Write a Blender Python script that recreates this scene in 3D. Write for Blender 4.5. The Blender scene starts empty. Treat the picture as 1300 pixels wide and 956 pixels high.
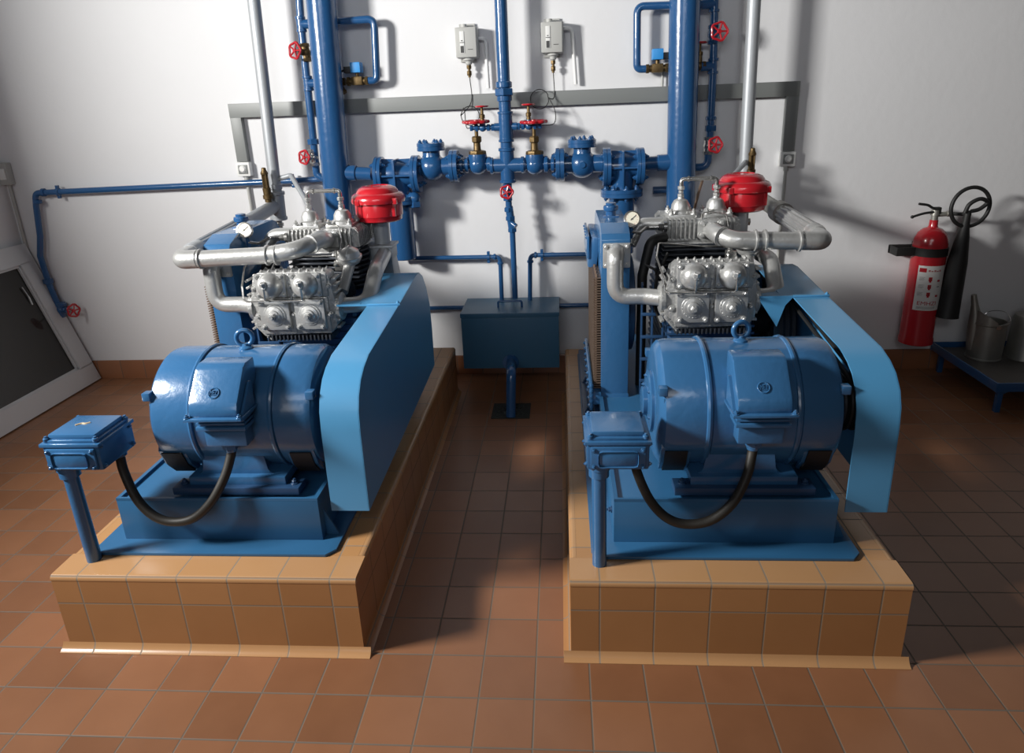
import bpy, bmesh, math, random
from mathutils import Vector, Matrix, Euler
random.seed(7)
S = bpy.context.scene
COL = S.collection
PI = math.pi
# ------------------------------------------------------------------ camera
CX, CY, CZ = 0.0921, -1.5684, 1.4946
YAW, PITCH, ROLL, F = -0.07937, 0.3282, -0.04127, 869.32
fw = Vector((math.sin(YAW)*math.cos(PITCH), math.cos(YAW)*math.cos(PITCH), -math.sin(PITCH)))
r0 = Vector((math.cos(YAW), -math.sin(YAW), 0)); u0 = r0.cross(fw)
RT = r0*math.cos(ROLL)+u0*math.sin(ROLL); UP = -r0*math.sin(ROLL)+u0*math.cos(ROLL)
cam = bpy.data.cameras.new('camera'); co = bpy.data.objects.new('camera', cam); COL.objects.link(co)
cam.sensor_fit = 'HORIZONTAL'; cam.sensor_width = 36; cam.lens = F/1300*36
cam.shift_y = -(478-433.5)/1300
M = Matrix((RT, UP, -fw)).transposed().to_4x4(); M.translation = (CX, CY, CZ)
co.matrix_world = M; S.camera = co; cam.clip_start = 0.05
def at(x, y, X=None, Y=None, Z=None):
    """the point of the room seen at a given place of the photograph on a plane of constant X, Y or Z"""
    d = fw+RT*((x-650)/F)+UP*((433.5-y)/F)
    t = (X-CX)/d.x if X is not None else (Y-CY)/d.y if Y is not None else (Z-CZ)/d.z
    return Vector((CX, CY, CZ))+d*t
# ------------------------------------------------------------------ light
S.view_settings.view_transform = 'Standard'; S.view_settings.look = 'None'
S.view_settings.exposure = -0.1; S.view_settings.gamma = 1; S.view_settings.use_curve_mapping = False
w = bpy.data.worlds.new('world'); S.world = w; w.use_nodes = True
w.node_tree.nodes['Background'].inputs[0].default_value = (0.93, 0.93, 0.95, 1)
w.node_tree.nodes['Background'].inputs[1].default_value = 0.032
def area(name, loc, rot, sx, sy, power, col):
    l = bpy.data.lights.new(name, 'AREA'); l.shape = 'RECTANGLE'; l.size = sx; l.size_y = sy; l.energy = power; l.color = col
    o = bpy.data.objects.new(name, l); o.location = loc; o.rotation_euler = rot; COL.objects.link(o); return o
kl = area('window_light', (-3.15, -0.67, 2.36), (0, math.radians(-90+6), math.radians(20)), 0.42, 0.62, 172, (1.0, 0.985, 0.95)); kl.data.spread = math.radians(132)
area('rear_fill_light', (-1.2, -4.6, 2.1), Euler((math.radians(80), 0, math.radians(-12))), 1.6, 1.2, 17, (0.95, 0.96, 1.0))  # added fill lamp behind the camera, no window known there
hl = area('high_fill_light', (-0.3, -3.2, 3.1), Euler((math.radians(82), 0, 0)), 2.4, 0.8, 11, (0.93, 0.96, 1.0)); hl.data.spread = math.radians(74)  # added fill lamp to lift the wall shadows, not a real window
# ------------------------------------------------------------------ materials
def nm(name):
    m = bpy.data.materials.new(name); m.use_nodes = True
    return m, m.node_tree, m.node_tree.nodes['Principled BSDF']
def mat(name, col, rough=0.5, metal=0.0, bump=0.0, bscale=60, coat=0.0, var=0.0, vscale=6, spec=0.5):
    m, nt, b = nm(name); N = nt.nodes; L = nt.links
    b.inputs['Base Color'].default_value = (*col, 1); b.inputs['Roughness'].default_value = rough
    b.inputs['Metallic'].default_value = metal; b.inputs['Coat Weight'].default_value = coat
    b.inputs['Coat Roughness'].default_value = 0.12; b.inputs['Specular IOR Level'].default_value = spec
    tc = N.new('ShaderNodeTexCoord')
    if bump:
        n = N.new('ShaderNodeTexNoise'); n.inputs['Scale'].default_value = bscale; n.inputs['Detail'].default_value = 3
        L.new(tc.outputs['Object'], n.inputs['Vector'])
        bp = N.new('ShaderNodeBump'); bp.inputs['Strength'].default_value = bump; bp.inputs['Distance'].default_value = 0.004
        L.new(n.outputs['Fac'], bp.inputs['Height']); L.new(bp.outputs['Normal'], b.inputs['Normal'])
    if var:
        n = N.new('ShaderNodeTexNoise'); n.inputs['Scale'].default_value = vscale; n.inputs['Detail'].default_value = 5
        L.new(tc.outputs['Object'], n.inputs['Vector'])
        mx = N.new('ShaderNodeMix'); mx.data_type = 'RGBA'
        mx.inputs['A'].default_value = (*[c*(1-var) for c in col], 1); mx.inputs['B'].default_value = (*[min(1, c*(1+var)) for c in col], 1)
        L.new(n.outputs['Fac'], mx.inputs['Factor']); L.new(mx.outputs['Result'], b.inputs['Base Color'])
    return m
def tile_mat(name, c1, c2, grout, axes, off, size=0.15, mort=0.0032, rough=0.35, bump=0.35, cvar=0.25):
    """square tiles on the plane of two object axes, offset in metres; axes like 'xy'"""
    m, nt, b = nm(name); N = nt.nodes; L = nt.links
    tc = N.new('ShaderNodeTexCoord'); sp = N.new('ShaderNodeSeparateXYZ'); L.new(tc.outputs['Object'], sp.inputs[0])
    cells = []; dists = []
    for a, o in zip(axes, off):
        ad = N.new('ShaderNodeMath'); ad.operation = 'SUBTRACT'; ad.inputs[1].default_value = o
        L.new(sp.outputs[a.upper()], ad.inputs[0])
        dv = N.new('ShaderNodeMath'); dv.operation = 'DIVIDE'; dv.inputs[1].default_value = size if not isinstance(size, tuple) else size[len(cells)]
        L.new(ad.outputs[0], dv.inputs[0])
        fl = N.new('ShaderNodeMath'); fl.operation = 'FLOOR'; L.new(dv.outputs[0], fl.inputs[0]); cells.append(fl)
        fr = N.new('ShaderNodeMath'); fr.operation = 'FRACT'; L.new(dv.outputs[0], fr.inputs[0])
        s5 = N.new('ShaderNodeMath'); s5.operation = 'SUBTRACT'; s5.inputs[1].default_value = 0.5; L.new(fr.outputs[0], s5.inputs[0])
        ab = N.new('ShaderNodeMath'); ab.operation = 'ABSOLUTE'; L.new(s5.outputs[0], ab.inputs[0]); dists.append(ab)
    mxd = N.new('ShaderNodeMath'); mxd.operation = 'MAXIMUM'; L.new(dists[0].outputs[0], mxd.inputs[0]); L.new(dists[1].outputs[0], mxd.inputs[1])
    # slight waviness of the joint
    mr = N.new('ShaderNodeMapRange'); s0 = size if not isinstance(size, tuple) else size[0]
    mr.inputs['From Min'].default_value = 0.5-mort/s0*1.0; mr.inputs['From Max'].default_value = 0.5-mort/s0*0.35
    L.new(mxd.outputs[0], mr.inputs['Value'])
    cb = N.new('ShaderNodeCombineXYZ'); L.new(cells[0].outputs[0], cb.inputs[0]); L.new(cells[1].outputs[0], cb.inputs[1])
    wn = N.new('ShaderNodeTexWhiteNoise'); L.new(cb.outputs[0], wn.inputs['Vector'])
    nz = N.new('ShaderNodeTexNoise'); nz.inputs['Scale'].default_value = 9; nz.inputs['Detail'].default_value = 6; L.new(tc.outputs['Object'], nz.inputs['Vector'])
    av = N.new('ShaderNodeMix'); av.data_type = 'FLOAT'; av.inputs['Factor'].default_value = 0.45
    L.new(wn.outputs['Value'], av.inputs['A']); L.new(nz.outputs['Fac'], av.inputs['B'])
    mx = N.new('ShaderNodeMix'); mx.data_type = 'RGBA'; mx.inputs['A'].default_value = (*c1, 1); mx.inputs['B'].default_value = (*c2, 1)
    L.new(av.outputs['Result'], mx.inputs['Factor'])
    m2 = N.new('ShaderNodeMix'); m2.data_type = 'RGBA'; m2.inputs['B'].default_value = (*grout, 1)
    L.new(mx.outputs['Result'], m2.inputs['A']); L.new(mr.outputs['Result'], m2.inputs['Factor']); L.new(m2.outputs['Result'], b.inputs['Base Color'])
    iv = N.new('ShaderNodeMath'); iv.operation = 'SUBTRACT'; iv.inputs[0].default_value = 1; L.new(mr.outputs['Result'], iv.inputs[1])
    sm = N.new('ShaderNodeMath'); sm.operation = 'MULTIPLY_ADD'; sm.inputs[1].default_value = 0.25; L.new(nz.outputs['Fac'], sm.inputs[0]); L.new(iv.outputs[0], sm.inputs[2])
    bp = N.new('ShaderNodeBump'); bp.inputs['Strength'].default_value = bump; bp.inputs['Distance'].default_value = 0.002
    L.new(sm.outputs[0], bp.inputs['Height']); L.new(bp.outputs['Normal'], b.inputs['Normal'])
    rr = N.new('ShaderNodeMapRange'); rr.inputs['To Min'].default_value = rough; rr.inputs['To Max'].default_value = 0.85
    L.new(mr.outputs['Result'], rr.inputs['Value']); L.new(rr.outputs['Result'], b.inputs['Roughness'])
    return m
WALL = mat('white_plaster', (0.72, 0.72, 0.73), 0.85, bump=0.25, bscale=25, var=0.03, vscale=3)
BLUE = mat('blue_gloss_paint', (0.017, 0.082, 0.215), 0.24, bump=0.28, bscale=38, coat=0.35, var=0.06)
MBLUE = mat('machine_blue_paint', (0.034, 0.125, 0.275), 0.24, bump=0.24, bscale=48, coat=0.35, var=0.08)
LBLUE = mat('light_blue_sheet_paint', (0.075, 0.275, 0.50), 0.33, bump=0.05, bscale=20, coat=0.2, var=0.05)
TBLUE = mat('base_frame_blue_paint', (0.026, 0.115, 0.245), 0.36, bump=0.05, bscale=25, var=0.1)
DBLUE = mat('dark_blue_paint', (0.02, 0.06, 0.14), 0.4, bump=0.1, coat=0.1)
TANKB = mat('tank_blue_paint', (0.035, 0.12, 0.21), 0.38, bump=0.05, var=0.08)
SILVER = mat('aluminium_paint', (0.50, 0.50, 0.49), 0.36, 0.6, bump=0.25, bscale=90, var=0.1, vscale=25)
SILVC = mat('cast_aluminium_paint', (0.42, 0.42, 0.41), 0.40, 0.55, bump=0.7, bscale=110, var=0.28, vscale=40)
SPIPE = mat('silver_riser_paint', (0.40, 0.42, 0.44), 0.45, 0.35, bump=0.08, bscale=60)
STEEL = mat('bright_steel', (0.55, 0.54, 0.52), 0.25, 0.9, bump=0.05)
DARK = mat('black_rubber', (0.012, 0.012, 0.012), 0.55, bump=0.05)
CABLE = mat('brown_black_cable', (0.020, 0.017, 0.013), 0.55, bump=0.1)
IRON = mat('dark_iron', (0.03, 0.035, 0.045), 0.5, 0.3, bump=0.2)
BRASS = mat('dull_brass', (0.13, 0.085, 0.035), 0.45, 0.7, bump=0.25, bscale=90, var=0.3, vscale=30)
RED = mat('red_gloss_paint', (0.44, 0.012, 0.02), 0.25, bump=0.05, coat=0.5)
DRED = mat('red_handwheel_paint', (0.42, 0.01, 0.02), 0.35, bump=0.05, coat=0.2)
GREY = mat('grey_plastic_trunking', (0.20, 0.21, 0.205), 0.45, bump=0.02)
LGREY = mat('light_grey_plastic', (0.42, 0.42, 0.40), 0.5, bump=0.02)
WHITE = mat('white_plastic', (0.75, 0.75, 0.73), 0.45, bump=0.02)
SASHW = mat('white_sash_paint', (0.60, 0.61, 0.62), 0.5, bump=0.08, bscale=30, var=0.04)
COPPER = mat('dusty_copper_fins', (0.16, 0.11, 0.08), 0.5, 0.4, bump=0.1)
GALV = mat('galvanised_steel', (0.34, 0.33, 0.30), 0.42, 0.7, bump=0.15, var=0.25, vscale=12)
SOLB = mat('solenoid_coil_blue', (0.03, 0.26, 0.62), 0.45, bump=0.02)
PAPER = mat('white_label_paper', (0.72, 0.72, 0.70), 0.6, bump=0.01)
FACE = mat('cream_dial_face', (0.75, 0.71, 0.58), 0.4, bump=0.01)
INK = mat('dark_ink', (0.05, 0.05, 0.05), 0.6, bump=0.01)
DIRT = mat('dark_drain_grit', (0.025, 0.028, 0.024), 0.7, bump=1.0, bscale=80, var=0.5, vscale=60)
TRAY = mat('worn_steel_sheet', (0.12, 0.11, 0.10), 0.5, 0.3, bump=0.1, var=0.3)
m, nt, b = nm('dark_glass'); b.inputs['Base Color'].default_value = (0.05, 0.048, 0.045, 1); b.inputs['Roughness'].default_value = 0.06  # dark base colour stands in for what the pane reflects
b.inputs['Transmission Weight'].default_value = 0.45; b.inputs['IOR'].default_value = 1.45
tcg = nt.nodes.new('ShaderNodeTexCoord'); nzg = nt.nodes.new('ShaderNodeTexNoise'); nzg.inputs['Scale'].default_value = 5
nt.links.new(tcg.outputs['Object'], nzg.inputs['Vector']); rg = nt.nodes.new('ShaderNodeMapRange'); rg.inputs['To Min'].default_value = 0.03; rg.inputs['To Max'].default_value = 0.14
nt.links.new(nzg.outputs['Fac'], rg.inputs['Value']); nt.links.new(rg.outputs['Result'], b.inputs['Roughness'])
GLASS = m
FLOOR = tile_mat('terracotta_floor_tiles', (0.185, 0.078, 0.036), (0.315, 0.142, 0.070), (0.145, 0.12, 0.095), 'xy', (0.0, 0.0), rough=0.34)
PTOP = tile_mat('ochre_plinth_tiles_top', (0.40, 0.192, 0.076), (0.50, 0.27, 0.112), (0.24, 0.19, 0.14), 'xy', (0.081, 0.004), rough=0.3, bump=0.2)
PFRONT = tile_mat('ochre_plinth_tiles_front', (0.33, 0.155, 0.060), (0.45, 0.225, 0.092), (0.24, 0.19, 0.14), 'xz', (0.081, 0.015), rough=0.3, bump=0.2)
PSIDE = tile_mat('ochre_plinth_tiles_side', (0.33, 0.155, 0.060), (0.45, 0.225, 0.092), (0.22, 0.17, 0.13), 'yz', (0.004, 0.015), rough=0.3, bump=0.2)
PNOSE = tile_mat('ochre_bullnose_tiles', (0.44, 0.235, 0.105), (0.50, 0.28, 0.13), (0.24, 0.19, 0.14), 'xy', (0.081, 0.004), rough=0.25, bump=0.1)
SKIRT = tile_mat('terracotta_skirting_tiles', (0.20, 0.075, 0.035), (0.33, 0.14, 0.065), (0.12, 0.09, 0.07), 'xz', (0.06, -0.02), rough=0.3, size=0.15)
# ------------------------------------------------------------------ mesh helpers
V = Vector
def basis(d):
    d = V(d).normalized(); a = V((0, 0, 1)) if abs(d.z) < 0.9 else V((1, 0, 0))
    x = a.cross(d).normalized(); return x, d.cross(x), d
class MB:
    def __init__(s): s.bm = bmesh.new()
    def _add(s, verts, faces):
        vs = [s.bm.verts.new(v) for v in verts]
        for f in faces:
            try: s.bm.faces.new([vs[i] for i in f])
            except ValueError: pass
        return vs
    def box(s, a, b, bev=0.0, seg=2, rot=None, piv=None):
        t = bmesh.new(); bmesh.ops.create_cube(t, size=1)
        c = (V(a)+V(b))/2; d = V(b)-V(a)
        for v in t.verts: v.co = V((v.co.x*abs(d.x), v.co.y*abs(d.y), v.co.z*abs(d.z)))+c
        if bev: bmesh.ops.bevel(t, geom=t.edges[:], offset=bev, segments=seg, profile=0.6, affect='EDGES')
        if rot is not None:
            p = V(piv) if piv is not None else c; R = Euler(rot).to_matrix()
            for v in t.verts: v.co = R@(v.co-p)+p
        s.join(t); return s
    def join(s, t):
        t.verts.index_update(); t.verts.ensure_lookup_table()
        vs = [s.bm.verts.new(v.co) for v in t.verts]
        for f in t.faces:
            try: s.bm.faces.new([vs[v.index] for v in f.verts])
            except ValueError: pass
        t.free()
    def lathe(s, prof, o=(0, 0, 0), d=(0, 0, 1), seg=28, caps=True):
        """prof: list of (radius, height along d)"""
        x, y, z = basis(d); o = V(o); rings = []
        for r, h in prof:
            r = max(r, 1e-5)
            rings.append([s.bm.verts.new(o+z*h+x*(r*math.cos(2*PI*k/seg))+y*(r*math.sin(2*PI*k/seg))) for k in range(seg)])
        for a, b in zip(rings, rings[1:]):
            for k in range(seg):
                s.bm.faces.new((a[k], a[(k+1) % seg], b[(k+1) % seg], b[k]))
        if caps: s.bm.faces.new(rings[0][::-1]); s.bm.faces.new(rings[-1])
        return s
    def cyl(s, p0, p1, r0, r1=None, seg=20, bev=0.0):
        p0 = V(p0); p1 = V(p1); h = (p1-p0).length; r1 = r0 if r1 is None else r1
        if h < 1e-7: return s
        if bev: pr = [(r0-bev, 0), (r0, bev), (r1, h-bev), (r1-bev, h)]
        else: pr = [(r0, 0), (r1, h)]
        return s.lathe(pr, p0, p1-p0, seg)
    def hexa(s, p, d, r, h): return s.lathe([(r*.92, 0), (r, h*.12), (r, h*.85), (r*.85, h)], p, d, 6)
    def bolt(s, p, d, r=0.006, h=0.006):
        s.lathe([(r*1.5, 0), (r*1.5, h*.25), (r*1.45, h*.3)], p, d, 12)
        s.lathe([(r, h*.3), (r, h*.95), (r*.8, h*1.1)], p, d, 6); s.cyl(V(p)+V(d).normalized()*h, V(p)+V(d).normalized()*h*1.6, r*.5, seg=8); return s
    def ball(s, c, r, sc=(1, 1, 1), seg=24, ring=14, d=(0, 0, 1)):
        pr = [(r*math.sin(PI*k/ring)*1.0, -r*math.cos(PI*k/ring)) for k in range(ring+1)]
        n0 = len(s.bm.verts); s.lathe(pr, (0, 0, 0), d, seg, False); s.bm.verts.ensure_lookup_table()
        for v in s.bm.verts[n0:]: v.co = V((v.co.x*sc[0], v.co.y*sc[1], v.co.z*sc[2]))+V(c)
        return s
    def sweep(s, pts, r, seg=14, closed=False, caps=True):
        n = len(pts); pts = [V(p) for p in pts]; rings = []; ref = None
        for i, p in enumerate(pts):
            if closed: t = (pts[(i+1) % n]-pts[i-1]).normalized()
            elif i == 0: t = (pts[1]-p).normalized()
            elif i == n-1: t = (p-pts[-2]).normalized()
            else: t = ((pts[i+1]-p).normalized()+(p-pts[i-1]).normalized()).normalized()
            if ref is None: ref = basis(t)[0]
            ref = (ref-t*ref.dot(t)).normalized(); y = t.cross(ref)
            rr = r[i] if isinstance(r, (list, tuple)) else r
            rings.append([s.bm.verts.new(p+ref*(rr*math.cos(2*PI*k/seg))+y*(rr*math.sin(2*PI*k/seg))) for k in range(seg)])
        m = n if closed else n-1
        for i in range(m):
            a, b = rings[i], rings[(i+1) % n]
            for k in range(seg):
                s.bm.faces.new((a[k], a[(k+1) % seg], b[(k+1) % seg], b[k]))
        if caps and not closed: s.bm.faces.new(rings[0][::-1]); s.bm.faces.new(rings[-1])
        return s
    def pipe(s, pts, r, bend=None, seg=16):
        """polyline with rounded corners"""
        bend = bend if bend is not None else r*2.2
        P = [V(p) for p in pts]; out = [P[0]]
        for i in range(1, len(P)-1):
            a, b, c = P[i-1], P[i], P[i+1]; u = (a-b); v = (c-b); lu, lv = u.length, v.length
            u.normalize(); v.normalize(); ang = u.angle(v)
            if ang > PI-0.05: out.append(b); continue
            t = min(bend/math.tan(ang/2), lu*.49, lv*.49)
            p, q = b+u*t, b+v*t
            n = 8
            for k in range(n+1):
                w_ = k/n; out.append(p*(1-w_)**2+b*2*w_*(1-w_)+q*w_*w_)
        out.append(P[-1]); return s.sweep(out, r, seg)
    def curve(s, pts, r, seg=12, sub=8):
        P = [V(p) for p in pts]; P = [P[0]*2-P[1]]+P+[P[-1]*2-P[-2]]; out = []
        for i in range(1, len(P)-2):
            for k in range(sub):
                t = k/sub; a, b, c, d = P[i-1:i+3]
                out.append(0.5*((2*b)+(c-a)*t+(2*a-5*b+4*c-d)*t*t+(-a+3*b-3*c+d)*t**3))
        out.append(P[-2]); return s.sweep(out, r, seg)
    def ring(s, c, d, R, r, seg=32, sub=10):
        x, y, z = basis(d); c = V(c)
        return s.sweep([c+x*(R*math.cos(2*PI*k/seg))+y*(R*math.sin(2*PI*k/seg)) for k in range(seg)], r, sub, True)
    def prism(s, poly, axis, a, b, bev=0.0):
        """poly in the two other axes (x: yz, y: xz, z: xy), from a to b along axis"""
        t = bmesh.new()
        def P(u, v, w_): return {'x': (w_, u, v), 'y': (u, w_, v), 'z': (u, v, w_)}[axis]
        A = [t.verts.new(P(u, v, a)) for u, v in poly]; B = [t.verts.new(P(u, v, b)) for u, v in poly]
        n = len(poly); t.faces.new(A); t.faces.new(B[::-1])
        for k in range(n): t.faces.new((A[k], B[k], B[(k+1) % n], A[(k+1) % n]))
        if bev: bmesh.ops.bevel(t, geom=t.edges[:], offset=bev, segments=2, profile=0.6, affect='EDGES')
        s.join(t); return s
    def strip(s, path, axis, a, b, th):
        """sheet of thickness th following a path, extruded"""
        n = len(path); off = []
        for i, p in enumerate(path):
            q0 = V(path[max(i-1, 0)]); q1 = V(path[min(i+1, n-1)]); t = (q1-q0).normalized(); off.append((p[0]-t.y*-th*-1, p[1]+t.x*-th))
        return s.prism(list(path)+off[::-1], axis, a, b)
    def build(s, name, m, parent=None, ang=32, **props):
        bmesh.ops.remove_doubles(s.bm, verts=s.bm.verts, dist=1e-6)
        bmesh.ops.recalc_face_normals(s.bm, faces=s.bm.faces)
        me = bpy.data.meshes.new(name); lim = math.radians(ang)
        for e in s.bm.edges:
            e.smooth = (len(e.link_faces) == 2 and e.calc_face_angle(0) < lim)
        for f in s.bm.faces: f.smooth = True
        s.bm.to_mesh(me); s.bm.free()
        me.materials.append(m)
        o = bpy.data.objects.new(name, me); COL.objects.link(o)
        if parent is not None: o.parent = parent
        for k, v in props.items(): o[k] = v
        return o
def thing(name, label, cat, loc=(0, 0, 0), group=None):
    o = bpy.data.objects.new(name, None); COL.objects.link(o); o.location = loc; o.empty_display_size = 0.05
    o['label'] = label; o['category'] = cat
    if group: o['group'] = group
    return o
def tag(o, label, cat, group=None):
    o['label'] = label; o['category'] = cat
    if group: o['group'] = group
    return o
def recenter(root):
    """put a thing's origin (an Empty at the world's origin) at the lowest middle of its parts"""
    bpy.context.view_layer.update()
    pts = [o.matrix_world@V(c) for o in root.children_recursive if o.type == 'MESH' for c in o.bound_box]
    if not pts: return root
    lo = V([min(p[i] for p in pts) for i in range(3)]); hi = V([max(p[i] for p in pts) for i in range(3)])
    c = V(((lo.x+hi.x)/2, (lo.y+hi.y)/2, lo.z)); root.location = c
    for ch in root.children: ch.location = ch.location-c
    return root
def text_mesh(txt, size, name, m, parent, mw, depth=0.001, sx=1.0):
    cu = bpy.data.curves.new(name, 'FONT'); cu.body = txt; cu.size = size; cu.extrude = depth; cu.align_x = 'CENTER'; cu.align_y = 'CENTER'
    to = bpy.data.objects.new(name+'_t', cu); COL.objects.link(to); bpy.context.view_layer.update()
    me = bpy.data.meshes.new_from_object(to.evaluated_get(bpy.context.evaluated_depsgraph_get()))
    bpy.data.objects.remove(to); me.transform(mw@Matrix.Diagonal((sx, 1, 1, 1))); me.materials.clear(); me.materials.append(m)
    o = bpy.data.objects.new(name, me); COL.objects.link(o)
    if parent is not None: o.parent = parent
    return o
def frame(o, n, up=(0, 0, 1)):
    """matrix with local z along n, local y along up"""
    z = V(n).normalized(); x = V(up).cross(z).normalized(); y = z.cross(x)
    M_ = Matrix((x, y, z)).transposed().to_4x4(); M_.translation = V(o); return M_
# ------------------------------------------------------------------ room
W = 2.231          # the back wall
XL = -3.075        # the left wall
def structure(o): o['kind'] = 'structure'; return o
structure(MB().box((-3.3, -2.6, -0.1), (4.2, W+0.2, 0)).build('floor', FLOOR))
structure(MB().box((XL-0.2, W, 0), (4.2, W+0.2, 3.4)).build('wall_back', WALL))
structure(MB().box((XL-0.2, 0.95, 0), (XL, W, 3.4)).build('wall_left', WALL))
structure(MB().prism([(W, 0), (W-0.012, 0.0), (W-0.012, 0.108), (W-0.008, 0.115), (W, 0.115)], 'x', XL+0.012, 4.2).build('baseboard_back', SKIRT))
structure(MB().prism([(XL, 0), (XL+0.012, 0), (XL+0.012, 0.108), (XL+0.008, 0.115), (XL, 0.115)], 'y', 0.95, W-0.012).build('baseboard_left', PSIDE))
# ------------------------------------------------------------------ tiled plinths
def plinth(x0, back, label):
    t = thing('tiled_plinth', label, 'plinth', (x0, 0, 0), 'tiled plinths under the compressors')
    w_, h = 0.905, 0.261
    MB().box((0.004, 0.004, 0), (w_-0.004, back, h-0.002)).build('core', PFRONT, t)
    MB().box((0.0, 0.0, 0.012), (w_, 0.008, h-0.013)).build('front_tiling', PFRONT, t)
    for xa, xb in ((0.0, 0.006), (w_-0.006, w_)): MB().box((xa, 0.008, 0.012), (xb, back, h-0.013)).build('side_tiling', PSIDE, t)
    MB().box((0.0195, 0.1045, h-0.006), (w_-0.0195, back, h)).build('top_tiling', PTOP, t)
    # rounded nosing along the front and both sides
    def nose(k=10, r=0.013): return [(r-r*math.cos(PI/2*i/k), h-r+r*math.sin(PI/2*i/k)) for i in range(k+1)]
    pr = [(0.0, h-0.016)]+nose()+[(0.106, h), (0.106, h-0.016)]
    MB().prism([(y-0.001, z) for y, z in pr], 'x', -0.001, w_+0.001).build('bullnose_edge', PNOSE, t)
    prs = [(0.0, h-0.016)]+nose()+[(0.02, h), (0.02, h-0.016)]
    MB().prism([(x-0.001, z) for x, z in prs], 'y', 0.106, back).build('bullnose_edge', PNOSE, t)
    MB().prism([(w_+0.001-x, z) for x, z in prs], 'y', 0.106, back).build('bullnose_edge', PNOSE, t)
    # cove tiles at the foot
    cv = [(0.0, 0.024), (-0.003, 0.017), (-0.008, 0.010), (-0.014, 0.005), (-0.022, 0.002), (-0.022, 0), (0, 0)]
    MB().prism([(y, z) for y, z in cv], 'x', -0.021, w_+0.021).build('cove_tiles', PNOSE, t)
    MB().prism([(x, z) for x, z in cv], 'y', 0.0, back).build('cove_tiles', PSIDE, t)
    MB().prism([(w_-x, z) for x, z in cv], 'y', 0.0, back).build('cove_tiles', PSIDE, t)
    return t
plinth(0.1, 1.90, 'ochre tiled plinth on the right, with a brightly lit left edge')
plinth(-1.408, 1.955, 'ochre tiled plinth on the left, with its shaded long side facing the drain')
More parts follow.
